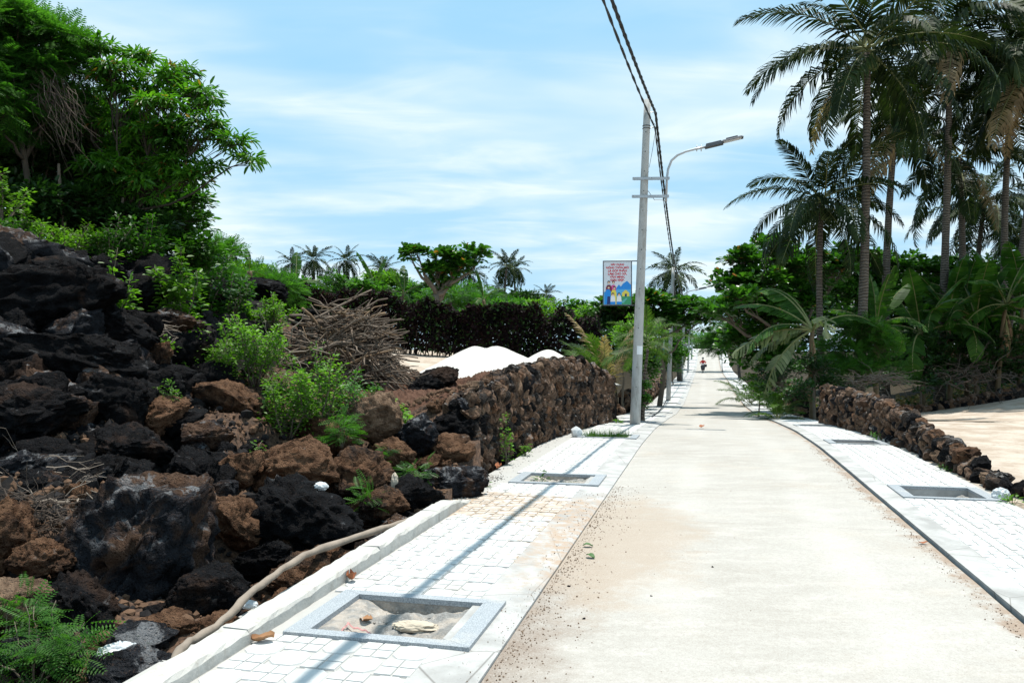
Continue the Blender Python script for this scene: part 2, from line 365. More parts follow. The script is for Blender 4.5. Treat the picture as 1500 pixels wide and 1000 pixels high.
L_ban = leafmat("banana_leaf", (.026, .080, .012), (.060, .135, .020), .34, .5, .10)
L_banp = leafmat("pale_torn_banana_leaf", (.16, .20, .10), (.28, .30, .17), .40, .5, .3)
L_hedge = leafmat("purple_hedge_leaf", (.010, .008, .008), (.034, .016, .018), .12, .6, .12, (.82, (.045, .09, .025)))
L_grass = leafmat("grass_blade", (.05, .13, .02), (.11, .22, .04), .35)
m_rachis = simple("leaf_rib", (.16, .17, .06), .6, .3, 5, 0, .4)
m_banstem = simple("banana_stem", (.12, .085, .045), .7, .5, 5, .4, .3)

# ------------------------------------------------------------------ ground height
cps = []
def cp(px, py, d): cps.append(tuple(P(px, py, d)))
for a in [(0, 1040, 3.9), (0, 850, 5.2), (0, 640, 7), (0, 480, 8.6), (0, 350, 9.6), (100, 370, 11), (200, 410, 11.5), (200, 500, 9.6), (100, 560, 8.2), (200, 610, 8.2),
          (100, 720, 6.3), (200, 730, 6.5), (200, 870, 5.2), (200, 960, 4.4), (300, 450, 13), (300, 560, 10.5), (300, 650, 8.6), (300, 750, 7), (300, 850, 5.9), (400, 470, 15), (400, 570, 12),
          (400, 630, 10), (400, 715, 8.3), (400, 800, 6.7), (500, 600, 12.5), (500, 650, 10.5), (500, 715, 8.8), (500, 770, 7.5), (600, 610, 11.5), (600, 665, 10), (600, 715, 8.9),
          (650, 600, 12), (690, 590, 11.8), (560, 560, 15), (480, 520, 17)]: cp(*a)
for (x, y, z) in [(-3.2, 2.5, -.05), (-5, 4, .5), (-8, 6, 2.2), (-10, 9, 3.6), (-9, 13, 3.6), (-14, 14, 4.6), (-12, 20, 3.6), (-6.5, 20, 2.2), (-20, 10, 5), (-20, 30, 4), (-8, 26, 2.1), (-5, 30, 1.7), (0, 30, 1.35), (2.5, 29, 1.15),
                  (-4.5, 22, 1.5), (-2, 22, 1.0), (0.8, 20.5, .95), (-2, 17, .92), (.2, 16.5, .93), (-1, 14, .88), (-.6, 13, .85), (-10, 45, 1.6), (0, 45, 1.2), (-25, 60, 2), (0, 60, 1), (-30, 0, 5), (-8, 0, 2.2), (-4, -2, 0)]: cps.append((x, y, z))
cps = np.array(cps)
def _phi(r): return np.sqrt(r * r + 1.0)
_A = _phi(np.linalg.norm(cps[:, None, :2] - cps[None, :, :2], axis=2)); _n = len(cps)
_M = np.zeros((_n + 1, _n + 1)); _M[:_n, :_n] = _A + np.eye(_n) * .02; _M[:_n, _n] = 1; _M[_n, :_n] = 1
_w = np.linalg.solve(_M, np.concatenate([cps[:, 2], [0]]))
def hill(x, y):
    x = np.asarray(x, float).ravel(); y = np.asarray(y, float).ravel(); r = np.zeros_like(x)
    for i in range(0, len(x), 20000):
        d = np.hypot(x[i:i + 20000, None] - cps[None, :, 0], y[i:i + 20000, None] - cps[None, :, 1]); r[i:i + 20000] = _phi(d) @ _w[:-1] + _w[-1]
    far = sstep(np.hypot(x, y), 45, 80)
    return np.clip(r * (1 - far) + 1.3 * far, -.1, 7)
def H(x, y, rough=True):
    x = np.asarray(x, float).ravel(); y = np.asarray(y, float).ravel(); u, v = UV(x, y)
    pr = prof(u); far = sstep(np.hypot(x, y), 110, 260)
    # left of the road
    zl = hill(x, y)
    lowl = pr - .12
    keep = np.maximum(sstep(-v, 4.2, 6.5) * sstep(-v, 4.2, 6.5), 1 - sstep(u, 20.9, 21.6))      # beyond the retaining wall's end the verge drops to the road's level
    zl = lowl + (zl - lowl) * keep
    zl = zl + sstep(-v, 2.62, 2.75) * 0
    # right of the road
    lot = 0.0 + .35 * sstep(np.hypot(x, y), 31, 46); mixr = np.maximum(sstep(v, 5, 16), 1 - sstep(u, 19, 26))
    zr = (pr - .05) * (1 - mixr) + lot * mixr + .8 * sstep(np.hypot(x, y), 50, 90) * sstep(v, 6, 20)
    z = np.where(v < .3, zl, zr)
    road = (v > -2.66) & (v < 3.12) & (u < 165)
    wallb = (v > -3.15) & (v <= -2.66) & (u > 9.6) & (u < 21.3)
    z = z * (1 - far) + 1.2 * far
    if rough:
        amp = sstep(-v, 2.9, 4.2) * (1 - sstep(u, 13, 17)) + sstep(-x, 3.5, 5) * (1 - sstep(y, 16, 24)) * (u >= 13)
        amp = np.clip(amp, 0, 1) * (v < 0)
        q = np.stack([x, y, z * 1.6], 1)
        dark = sstep(-v, 4.0, 5.5) * (1 - sstep(y, 15, 19)) * (v < 0)
        hollow = sstep(-v, 2.75, 3.3) * (1 - sstep(u, 9.8, 10.6)) * (v < 0)
        z = z - .17 * hollow
        z = z + amp * (.20 * fbm(q * .9, 5, .55, 2.1, True) - .06) + dark * (.24 * fbm(q * 1.5 + 9, 4, .6, 2.1, True) + .13 * fbm(q * 4 + 3, 4, .7)) + hollow * .05 * fbm(q * 6 + 5, 4, .7)
        qz = z / .42 + .8 * fbm(q * .6 + 31, 3); fl = np.floor(qz); z = z - dark * .38 * sstep(-x / np.maximum(y, 1), .33, .42); z = z + dark * .45 * .42 * (fl + sstep(qz - fl, .35, .8) - qz)
        z = z + .035 * fbm(q * .7, 3) * (np.abs(v) > 3.3)
    z = np.where(road, pr - .45, z); z = np.where(wallb, pr - .1, z)
    return z
def HZ(x, y): return float(H([x], [y])[0])

# ------------------------------------------------------------------ ground sheet
def lines(segs):
    r = []
    for a, b, s in segs: r += list(np.arange(a, b, s))
    return np.array(r)
geo = lambda a, k, g: np.array([a * g ** i for i in range(1, k)])
vl = np.concatenate([-(20 + geo(1.2, 26, 1.3))[::-1], lines([(-20, -12, .5), (-12, -5, .075), (-5, -2.75, .07)]), [-2.66, -2.655, 3.115, 3.125], lines([(3.2, 12, .3), (12, 30, .9)]), 30 + geo(1.5, 25, 1.3)])
ul = np.concatenate([-(3 + geo(1.2, 12, 1.6))[::-1], lines([(-3, 2, .5), (2, 14, .075), (14, 16, .1), (16, 26, .2), (26, 60, .7), (60, 170, 2)]), 170 + geo(3, 19, 1.3)])
UU, VV = np.meshgrid(ul, vl); gx, gy = XY(UU.ravel(), VV.ravel()); gz = H(gx, gy)
nu, nv = len(ul), len(vl); ii, jj = np.meshgrid(np.arange(nu - 1), np.arange(nv - 1)); a = (jj * nu + ii).ravel()
mb = MB(); mb.add(np.stack([gx, gy, gz], 1), np.stack([a, a + nu, a + nu + 1, a + 1], 1)[:, ::-1])
ground = mb.build("ground", m_ground, None, True); tag(ground, kind='structure')
uu, vv = UU.ravel(), VV.ravel(); col = np.zeros((len(uu), 4)); col[:, 3] = 1
nb = fbm(np.stack([gx, gy, gz], 1) * .35, 3)
left = (vv < -2.6)
col[:, 0] = left * (1 - sstep(gy + nb * 3, 12, 19)) * sstep(-vv + nb * 1.5 - (uu - 6) * .25, 4.3, 5.6)
col[:, 1] = left * (1 - sstep(uu - (-vv - 3) * .2 + nb * 2, 15.0, 16.0))
lot = left * sstep(gx, -5.2, -3.6) * sstep(gy, 13, 15)
col[:, 2] = left * np.maximum(sstep(-gx, 6.5, 8), sstep(uu, 21, 22) * (vv > -5.5) * (nb > -.05)) + (~left) * np.maximum(sstep(gy, 31, 32), sstep(uu, 19, 22) * (1 - sstep(vv, 5, 9)) * (nb > -.1))
col[:, 2] = np.maximum(col[:, 2], sstep(gy, 33, 38))
ca = ground.data.color_attributes.new("cover", 'FLOAT_COLOR', 'POINT'); ca.data.foreach_set('color', col.astype(np.float32).ravel())

# ------------------------------------------------------------------ road, pavements, kerb
def strip(name, us, vs, dz, m, smooth=True, parent=None, noise=0.0):
    us = np.asarray(us, float); vs = np.asarray(vs, float); U2, V2 = np.meshgrid(us, vs); x, y = XY(U2.ravel(), V2.ravel())
    z = prof(U2.ravel()) + (dz if np.isscalar(dz) else np.repeat(dz, len(us)))
    if noise: z = z + noise * fbm(np.stack([x, y, z], 1) * 1.7, 3)
    n = len(us); i, j = np.meshgrid(np.arange(n - 1), np.arange(len(vs) - 1)); a = (j * n + i).ravel()
    b = MB().add(np.stack([x, y, z], 1), np.stack([a, a + 1, a + n + 1, a + n], 1)[:, ::-1]); return b.build(name, m, parent, smooth)
ur = np.concatenate([np.arange(-6, 30, .3), np.arange(30, 160, 1.0)])
road = strip("road", ur, np.linspace(-1.075, 1.845, 14), -.03, m_road, True, None, .006); tag(road, kind='structure')
PIT0, PITL, STEP, ROW = 4.19, .83, 5.40, 4.57 / 11
pits = [PIT0 + STEP * k for k in range(-1, 26)]
def in_pit(u): return any(p0 - .01 < u < p0 + PITL for p0 in pits)

# tiles: a white cement tile with its cast pattern of octagons and small blocks
def tile_mesh(ncol, seed=0):
    b = MB(); s = .1; h = .0075; g = .0045
    def prism(poly, z0=0, z1=h):
        n = len(poly); c = np.mean(poly, 0); top = c + (np.array(poly) - c) * .96
        V = [(x, y, z0) for x, y in poly] + [(x, y, z1) for x, y in top]
        b.add(V, [tuple(range(n, 2 * n))] + [(i, (i + 1) % n, n + (i + 1) % n, n + i) for i in range(n)])
    cells = {(i, j) for i in range(ncol) for j in range(4)}
    for (i, j) in ([(0, 0), (2, 2)] if ncol == 4 else [(0, 1)]):
        if i + 1 < ncol:
            for a_ in (0, 1):
                for b_ in (0, 1): cells.discard((i + a_, j + b_))
            x0, y0, x1, y1, k = i * s + g, j * s + g, (i + 2) * s - g, (j + 2) * s - g, .045
            prism([(x0 + k, y0), (x1 - k, y0), (x1, y0 + k), (x1, y1 - k), (x1 - k, y1), (x0 + k, y1), (x0, y1 - k), (x0, y0 + k)])
    for (i, j) in sorted(cells):
        prism([(i * s + g, j * s + g), ((i + 1) * s - g, j * s + g), ((i + 1) * s - g, (j + 1) * s - g), (i * s + g, (j + 1) * s - g)])
    V = np.concatenate(b.V); V[:, 1] *= (ROW - .006) / .4; V[:, 0] *= (ncol * .1 - .004) / (ncol * .1); b.V = [V]
    b.box((ncol * .05, ROW / 2, -.01), (ncol * .1 - .003, ROW - .005, .02), m=1)
    return b.mesh("tile", [m_tile, m_joint])
tmesh = {k: tile_mesh(k) for k in (2, 3, 4)}
def pavement(side):
    lft = side == 'left'
    t0 = thing("pavement", None, None, (0, 0, 0)); del_ = None
    tag(t0, kind='structure')
    if lft: b0, b1, v0, v1, cols = -1.07, -1.40, -1.40, -2.42, [(-1.8, 4), (-2.2, 4), (-2.4, 2)]
    else: b0, b1, v0, v1, cols = 1.865, 2.09, 2.08, 3.14, [(2.08, 3), (2.38, 4), (2.78, 3 if False else 4)]
    sg = -1 if lft else 1
    # sloping concrete band beside the road with its edge face, and the mortar bed under the tiles (open at each planting pit)
    us = np.concatenate([np.arange(-6, 30, .4), np.arange(30, 160, 1)])
    if lft: strip("edge_band", us, [b0, b0 - .01, -1.13, -1.25, b1 - .02], [-.12, -.018, -.008, 0, .004], m_band, False, t0, .004)
    else: strip("edge_band", us, [b0 - .002, b0 + .006, 1.93, 2.0, b1 + .01][::-1], [-.14, -.004, .0, .002, .004][::-1], m_band, False, t0, .003)
    pv = (-2.30, -1.25) if lft else (2.10, 3.01)
    bed = MB()
    def bedstrip(ua, ub, va, vb):
        if vb - va < .01: return
        for uu0 in np.arange(ua, ub - 1e-6, 1.2):
            uu1 = min(uu0 + 1.2, ub)
            bed.add([W(uu0, va, -.003), W(uu1, va, -.003), W(uu1, vb, -.003), W(uu0, vb, -.003)], [(3, 2, 1, 0)])
    lo, hi = min(v0, v1), max(v0, v1)
    lo -= .32 if lft else 0
    prev = -6
    for p0 in pits:
        bedstrip(prev, p0 + .02, lo, hi); bedstrip(p0 + .02, p0 + PITL - .02, lo, pv[0] + .02); bedstrip(p0 + .02, p0 + PITL - .02, pv[1] - .02, hi); prev = p0 + PITL - .02
    bedstrip(prev, 160, lo, hi)
    bed.build("mortar_bed", m_joint, t0)
    rows = []
    for k, p0 in enumerate(pits):
        for r in range(11): rows.append(p0 + PITL + r * ROW)
    far = MB()
    for r in rows:
        if r < 1.5 or r > 150: continue
        sl = math.atan2(float(prof(r + ROW) - prof(r)), ROW)
        for (cv, nc) in cols:
            if not lft and cv > 2.7 and nc == 4: nc = 3
            if r < 26.5:
                o = link("tile", tmesh[nc], t0); rot = Matrix.Rotation(-AZ, 4, 'Z') @ Matrix.Rotation(sl, 4, 'X')
                o.matrix_local = Matrix.Translation(W(r + random.uniform(-.002, .002), cv, random.uniform(-.0025, .002) + .001)) @ rot @ Matrix.Rotation(R(random.uniform(-.25, .25)), 4, 'Z')
            else:
                g = .006; z = .01 + random.uniform(-.004, .004)
                far.add([W(r + g, cv + g, z), W(r + ROW - g, cv + g, z), W(r + ROW - g, cv + nc * .1 - g, z), W(r + g, cv + nc * .1 - g, z)], [(3, 2, 1, 0)])
    o = far.build("tile", m_tile, t0); o['kind'] = 'stuff'
    return t0
pavement('left'); pavement('right')

# low kerb wall on the left, cast in sections
kw = thing("kerb_wall", "low white concrete kerb wall between the lava boulders and the left pavement", "kerb", W(3, -2.52))
kb = kw.matrix_world.inverted() if False else None
secs = [(1.2, 4.02), (4.03, 5.86), (5.87, 7.28), (7.29, 8.45)]
kw.location = (0, 0, 0)
for (ua, ub) in secs:
    b = MB(); n = int((ub - ua) / .09) + 2; us = np.linspace(ua, ub, n); pr_ = []
    prof2 = [(-2.42, -.1), (-2.425, .050), (-2.44, .068), (-2.585, .070), (-2.60, .055), (-2.61, -.25)]
    V = []
    for i, uq in enumerate(us):
        hh = .035 * sstep(uq, 3, 7) - .10 * sstep(uq, 7.7, 8.45)
        for (vq, zq) in prof2:
            j = rng.normal(0, .0035, 2); V.append(W(uq, vq + j[0], zq + (j[1] + hh if zq > 0 else 0)))
    k = len(prof2); F = [(i * k + j, i * k + j + 1, (i + 1) * k + j + 1, (i + 1) * k + j) for i in range(n - 1) for j in range(k - 1)]
    F += [tuple(range(k))[::-1], tuple(range((n - 1) * k, n * k))]
    b.add(V, F); b.build("kerb_section", m_kerb, kw)

# ------------------------------------------------------------------ planting pits with granite frames
def pit(p0, side, label, detail):
    va, vb = (-2.315, -1.225) if side == 'left' else (2.08, 3.04)
    L = vb - va; wd = .13 if side == 'left' else .12
    loc = W(p0, va, 0)
    t0 = thing("planting_pit", label, "planting pit", loc, 0, "granite framed planting pits in the pavements")
    sl = math.atan2(float(prof(p0 + PITL) - prof(p0)), PITL)
    rot = Matrix.Rotation(-AZ, 4, 'Z') @ Matrix.Rotation(sl, 4, 'X'); t0.matrix_world = Matrix.Translation(loc) @ rot
    a0, a1 = -.004, PITL + .004; h = .022
    q = [((0, a0), (L, a0), (L - wd, a0 + wd * .62), (wd, a0 + wd * .62)), ((L, a0), (L, a1), (L - wd, a1 - wd * .62), (L - wd, a0 + wd * .62)),
         ((L, a1), (0, a1), (wd, a1 - wd * .62), (L - wd, a1 - wd * .62)), ((0, a1), (0, a0), (wd, a0 + wd * .62), (wd, a1 - wd * .62))]
    for c4 in q:
        c = np.array(c4, float); m_ = c.mean(0); c = m_ + (c - m_) * .997
        b = MB(); V = [(x, y, -.012) for x, y in c] + [(x, y, h) for x, y in c]
        b.add(V, [(4, 5, 6, 7), (0, 1, 5, 4), (1, 2, 6, 5), (2, 3, 7, 6), (3, 0, 4, 7)]); b.build("frame_slab", m_granite, t0)
    i0, i1, j0, j1 = wd - .004, L - wd + .004, wd * .62 - .008, PITL - wd * .62 + .008
    b = MB(); z1, z0 = -.003, -.3
    c = [(i0, j0), (i1, j0), (i1, j1), (i0, j1)]
    b.add([(x, y, z1) for x, y in c] + [(x, y, z0) for x, y in c], [(0, 1, 5, 4), (1, 2, 6, 5), (2, 3, 7, 6), (3, 0, 4, 7)])
    b.build("pit_wall", m_ash if side == 'left' and detail else m_band, t0)
    n = 46 if detail else 10; xs = np.linspace(i0, i1, n); ys = np.linspace(j0, j1, n); X2, Y2 = np.meshgrid(xs, ys)
    deep = -.045 if side == 'left' else -.13
    fx = np.minimum(X2 - i0, i1 - X2); z = deep + .05 * fbm(np.stack([X2.ravel() * 6 + p0, Y2.ravel() * 6, X2.ravel() * 0], 1), 4, .6) .reshape(X2.shape) + .06 * np.exp(-(fx / .12) ** 2)
    if side == 'left': z -= .05 * np.exp(-((j1 - Y2) / .08) ** 2) * np.exp(-((X2 - L * .45) / .25) ** 2)
    z = np.minimum(z, -.01); a = (np.arange(n - 1)[:, None] * n + np.arange(n - 1)[None]).ravel()
    MB().add(np.stack([X2.ravel(), Y2.ravel(), z.ravel()], 1), np.stack([a, a + 1, a + n + 1, a + n], 1)).build("soil", m_ash, t0, True)
    return t0
PL = {0: "nearest granite framed planting pit on the left pavement, holding grey rubble and a pale rag", 1: "left planting pit with a small leafy weed, beside the near end of the stone wall",
      2: "left planting pit full of green grass beside the lava stone wall"}
PR = {1: "nearest granite framed planting pit on the right pavement, deep and half filled with gravel", 2: "right planting pit with a dry leaf inside, beside the middle of the low stone wall"}
NTH = ["fifth", "sixth", "seventh", "eighth", "ninth", "tenth", "eleventh", "twelfth", "thirteenth", "fourteenth", "fifteenth", "sixteenth", "seventeenth", "eighteenth", "nineteenth", "twentieth", "twenty first", "twenty second", "twenty third", "twenty fourth", "twenty fifth"]
for k, p0 in enumerate(pits):
    i = k - 1
    if i < 0: continue
    for side, D in (('left', PL), ('right', PR)):
        if side == 'right' and i == 0: continue
        if i in D: lb = D[i]
        else: lb = {3: f"planting pit just before the nearest concrete pole on the left pavement" if side == 'left' else "planting pit at the far end of the right stone wall", 4: f"{side} planting pit where the road begins to dip"}.get(i, f"{side} pavement planting pit on the far slope, {NTH[min(i - 4, 20)]} pit from the camera" if i < 25 else f"tiny {side} planting pit at the crest of the road")
        pit(p0, side, lb, i <= 3)

# ------------------------------------------------------------------ rocks
def icos(sub):
    bm = bmesh.new(); bmesh.ops.create_icosphere(bm, subdivisions=sub, radius=1); V = np.array([v.co for v in bm.verts]); F = np.array([[v.index for v in f.verts] for f in bm.faces]); bm.free(); return V, F
ICO = {k: icos(k) for k in (2, 3, 4, 5)}
def rock_mesh(name, seed, sub=4, lump=.28, cuts=7, rough=.10, m=None):
    g = np.random.default_rng(seed); V, F = ICO[sub]; V = V.copy(); off = g.uniform(0, 90, 3)
    V = V * (1 + lump * fbm(V * .9 + off, 3)[:, None] * 1.3)
    for _ in range(cuts):
        n = unit(g.normal(size=3)); k = g.uniform(.38, .75); d = V @ n - k; V -= np.outer(np.maximum(d, 0) * g.uniform(.75, .95), n)
    N = unit(V); r = fbm(V * 2.2 + off, 5 if sub > 3 else 3, .62, 2.1, True)
    V = V + N * (rough * r)[:, None]
    if sub >= 4: V = V + N * (rough * .5 * fbm(V * 8 + off, 3, .6))[:, None]
    V -= V.mean(0); V /= np.abs(V).max(0)
    return MB().add(V, F).mesh(name, m, sub > 3)
PROTO = {k: [rock_mesh("boulder_shape", 100 + 17 * i + hash(k) % 1 , 5 if i < 5 else 4, .30, 8, .16, ROCKM[k]) for i in range(s)] for k, s in (('black', 5), ('brown', 5), ('tan', 2), ('grey', 3))}
for kk, (nm, lst) in enumerate(PROTO.items()):
    for i in range(len(lst)):
        bpy.data.meshes.remove(lst[i]); lst[i] = rock_mesh("boulder_shape", 200 + 31 * kk + i, 5, .30, 14, .25, ROCKM[nm])
SM = {k: [rock_mesh("rock_shape", 900 + 13 * i + j * 7, 4, .36, 13, .29, ROCKM[k]) for i in range(6)] for j, k in enumerate(('black', 'brown', 'tan', 'grey'))}
def place_rock(name, me, c, s, rz, tilt, label, cat, group=None):
    o = link(name, me); o.rotation_euler = (tilt[0], tilt[1], rz); o.location = c; o.scale = s; tag(o, label, cat, group); return o
ri = 0
REFS = []
def boulder(px, py, w, h, d, kind, label, rz=None, shape=None):
    global ri
    g = np.random.default_rng(1000 + ri); ri += 1
    c = P(px, py, d); sx_ = w * d / FPX / 2; sz_ = h * d / FPX / 2
    lst = PROTO[kind]; me = lst[(ri if shape is None else shape) % len(lst)]
    place_rock("boulder", me, c, (sx_ * 1.12, (sx_ + sz_) * .55, sz_ * 1.12), g.choice([0, math.pi]) + g.uniform(-.25, .25), (g.uniform(-.2, .2), g.uniform(-.2, .2)), label, "boulder")
B = [
 (215, 800, 250, 215, 5.7, 'grey', "largest boulder of the heap, blue grey with a rusty brown top", 0),
 (300, 872, 130, 95, 5.2, 'black', "jagged black boulder with a grey crest just left of the fallen branch", 1),
 (445, 757, 175, 115, 7.0, 'black', "wide lumpy black boulder streaked white, above the middle of the fallen branch", 2),
 (280, 693, 66, 80, 7.5, 'black', "rounded black boulder standing upright above the largest boulder", 3),
 (350, 768, 80, 85, 6.7, 'brown', "dark brown pitted boulder between the largest boulder and the lumpy black one", 0),
 (345, 692, 72, 66, 8.0, 'brown', "triangular brown boulder beside the rounded black one", 1),
 (430, 682, 135, 90, 8.4, 'brown', "long angular brown boulder topped with ash below the green shrubs", 2),
 (522, 695, 100, 78, 8.7, 'brown', "slanting brown boulder sloping down to the right, beside the ash topped one", 3),
 (550, 615, 95, 84, 10.2, 'tan', "flat faced tan boulder leaning at the top of the heap", 0),
 (578, 668, 60, 60, 9.5, 'brown', "brown boulder tucked directly under the tan one", 4),
 (612, 640, 75, 60, 10.1, 'grey', "grey and black boulder just under the plastic cup", 1),
 (668, 628, 82, 54, 10.7, 'black', "dark slab boulder resting on the near corner of the stone wall", 4),
 (662, 708, 100, 62, 9.1, 'grey', "rounded grey boulder at the end of the low kerb wall", 2),
 (598, 728, 105, 60, 8.6, 'black', "dark cracked boulder behind the far end of the kerb wall", 0),
 (335, 600, 120, 80, 10.0, 'brown', "brown earthy boulder under the yellowish green shrub", 0),
 (120, 892, 120, 100, 4.9, 'black', "rugged black lava boulder at bottom left beside the ferny weeds", 2),
 (5, 780, 90, 100, 5.6, 'brown', "red brown boulder at the picture's left edge under the dry twigs", 2),
 (12, 888, 110, 80, 4.7, 'tan', "pale tan boulder at the bottom left edge", 1),
 (240, 925, 100, 56, 4.8, 'brown', "low brown boulder in front of the largest boulder", 4),
 (322, 925, 90, 52, 4.85, 'brown', "low reddish boulder right under the thick end of the fallen branch", 3),
 (195, 978, 150, 60, 4.3, 'grey', "flat dark boulder under the white plastic bag", 0),
 (185, 738, 120, 60, 6.3, 'brown', "broad brown boulder behind the largest boulder", 1),
 (490, 818, 50, 42, 6.35, 'brown', "small brown pyramid shaped boulder touching the kerb side of the branch", 1),
 (440, 842, 100, 56, 6.0, 'brown', "smooth brown boulder under the middle of the fallen branch", 0),
 (65, 440, 230, 110, 9.6, 'black', "huge black overhanging ledge on the hillside", 1),
 (40, 375, 120, 62, 10.2, 'black', "black block above the overhanging ledge at the top of the rock face", 2),
 (100, 525, 200, 90, 8.9, 'black', "long black rock beneath the overhanging ledge", 3),
 (215, 428, 62, 56, 11.2, 'black', "squarish black block behind the leafy sapling", 4),
 (150, 402, 80, 55, 10.8, 'black', "black rock between the ledge and the leafy sapling", 0),
 (170, 480, 110, 62, 9.8, 'black', "sloping black rock at the foot of the leafy sapling", 2),
 (230, 522, 52, 46, 10.0, 'brown', "small dark brown pointed rock right of the sapling", 1),
 (283, 512, 66, 54, 10.9, 'black', "black rock under the upright bright shrub", 3),
 (45, 600, 150, 80, 7.8, 'black', "black knobbly rock halfway up the left edge", 4),
 (155, 580, 110, 70, 8.5, 'black', "black rock in the middle of the dark slope", 1),
 (32, 690, 100, 60, 6.7, 'grey', "flat grey rock above the dry twigs at the left edge", 1),
 (190, 655, 130, 66, 7.7, 'black', "black rock behind the tangle of dry twigs", 0),
 (235, 608, 80, 56, 8.8, 'brown', "dark brown rock under the small bright weed", 4),
 (385, 425, 66, 40, 15, 'black', "black rock in the undergrowth left of the brush pile", 3),
 (320, 432, 74, 52, 14, 'black', "black rock under the bushes at the top of the slope", 4),
 (455, 468, 60, 34, 14.5, 'black', "black rock at the left foot of the brush pile", 1),
 (645, 553, 66, 34, 13.4, 'black', "black pointed rock on the soil bank below the sand pile", 2),
 (625, 566, 50, 32, 13.0, 'black', "black rock next to the brush pile's right foot", 0),
 (555, 740, 90, 56, 8.1, 'brown', "shadowed brown rock below the ferny weed", 2),
 (390, 820, 90, 56, 6.2, 'black', "black rock under the lumpy black boulder", 3),
 (60, 960, 130, 70, 4.4, 'grey', "low grey rock at the bottom left corner behind the ferny weeds", 2),
 (300, 640, 80, 50, 8.8, 'grey', "ash stained grey rock left of the brown earthy boulder", 0),
 (150, 690, 90, 50, 7.0, 'black', "black rock at the right of the dry twigs", 2),
 (250, 470, 80, 40, 10.9, 'grey', "pale ledge rock covered with straw on the dark slope", 1),
 (482, 640, 90, 50, 9.9, 'brown', "brown rock hidden in the lower leaves of the bright shrubs", 0),
 (60, 820, 90, 60, 5.4, 'brown', "dark brown rock between the largest boulder and the left edge", 3),
 (400, 890, 60, 40, 5.2, 'brown', "small brown rock below the fallen branch beside the kerb wall", 1),
]
for b_ in B: boulder(*b_[:7], shape=b_[7])
for b_ in B: REF_ = P(b_[0], b_[1], b_[4]); REFS.append((REF_[0], REF_[1], b_[6]))
# rubble between the boulders
def head(lb):
    for c_ in (",", " with ", " just ", " above ", " beside ", " below ", " under ", " between ", " behind ", " at ", " on ", " in ", " of the heap", " streaked", " tucked", " leaning", " standing", " resting", " touching", " topped", " right ", " next ", " hidden", " halfway", " sloping", " stained", " covered"): lb = lb.split(c_)[0]
    return lb
REF = [(a_, b_, head(c_)) for a_, b_, c_ in REFS]
REF = [q_ for q_ in REF if sum(w_[2] == q_[2] for w_ in REF) == 1 and 1 < len(q_[2].split()) <= 7]
def rub(n, umin, umax, vmin, vmax, smin, smax, kinds, label, group, name="rubble_rock", cond=None, cat="rock"):
    g = np.random.default_rng(int(abs(umin * 31 + vmin * 7 + n))); k = 0; tries = 0
    while k < n and tries < n * 30:
        tries += 1
        uq, vq = g.uniform(umin, umax), g.uniform(vmin, vmax); x, y = XY(uq, vq)
        if cond and not cond(x, y, uq, vq): continue
        s = g.uniform(smin, smax) ** 1.0; z = HZ(x, y) + s * .15; me = SM[kinds[g.integers(len(kinds))]][g.integers(6)]
        sx_, sz_ = s * g.uniform(.8, 1.3), s * g.uniform(.6, .95); kw_ = me.materials[0].name.split('_')[0]
        sw = "fist sized" if s < .07 else "melon sized" if s < .11 else "head sized" if s < .17 else "knee high" if s < .32 else "large"; fl_ = "flat" if sx_ / sz_ > 1.6 else "squat" if sx_ / sz_ > 1.25 else "blocky"
        if REF:
            q_ = min(REF, key=lambda b: (b[0] - x) ** 2 + (b[1] - y) ** 2); dx_, dy_ = x - q_[0], y - q_[1]
            pr_ = ("left of" if dx_ < 0 else "right of") if abs(dx_) > 2 * abs(dy_) else ("in front of" if dy_ < 0 else "behind") if abs(dy_) > 2 * abs(dx_) else ("in front and " if dy_ < 0 else "behind and ") + ("left of" if dx_ < 0 else "right of")
            label = f"{sw} {fl_} {kw_} {name.split('_')[-1] if name != 'rubble_rock' else 'rock'} {pr_} the {q_[2]}"
        if len(label.split()) > 16: label = f"{sw} {kw_} {pr_} the {q_[2]}"
        if len(label.split()) > 16: label = ' '.join(label.split()[:16])
        o = place_rock(name, me, (x, y, z), (sx_, s * g.uniform(.8, 1.2), sz_), g.uniform(0, 6.3), (g.uniform(-.4, .4), g.uniform(-.4, .4)), label, cat, group); k += 1
infr = lambda x, y, u, v: y > 3.6 and abs(x) < y * .66
rub(130, 3.5, 9.8, -6.0, -2.78, .05, .22, ('brown', 'brown', 'black', 'grey'), "fist to head sized lava rock filling gaps between the big boulders", "rubble rocks between the boulders", cond=infr)
rub(110, 5, 13, -9.5, -4.3, .10, .42, ('black', 'black', 'grey'), "loose black lava rock on the dark upper slope", "black rocks on the upper slope", cond=lambda x, y, u, v: infr(x, y, u, v) and x < -.37 * y)
rub(48, 6.5, 11.2, -10, -5.2, .25, .48, ('black', 'black', 'black', 'grey'), "loose black lava rock on the dark upper slope", "black rocks on the upper slope", cond=lambda x, y, u, v: infr(x, y, u, v) and x < -.40 * y)
rub(45, 10.2, 13.8, -6.5, -3.1, .04, .13, ('brown', 'brown', 'tan'), "small red brown stone on the soil bank behind the wall", "stones on the soil bank", "bank_stone", cat="stone", cond=infr)
rub(16, 13.6, 14.8, -5.2, -3.2, .07, .15, ('black',), "black stone lined up along the edge of the sandy lot", "black stones edging the sandy lot", "edging_stone", cat="stone")

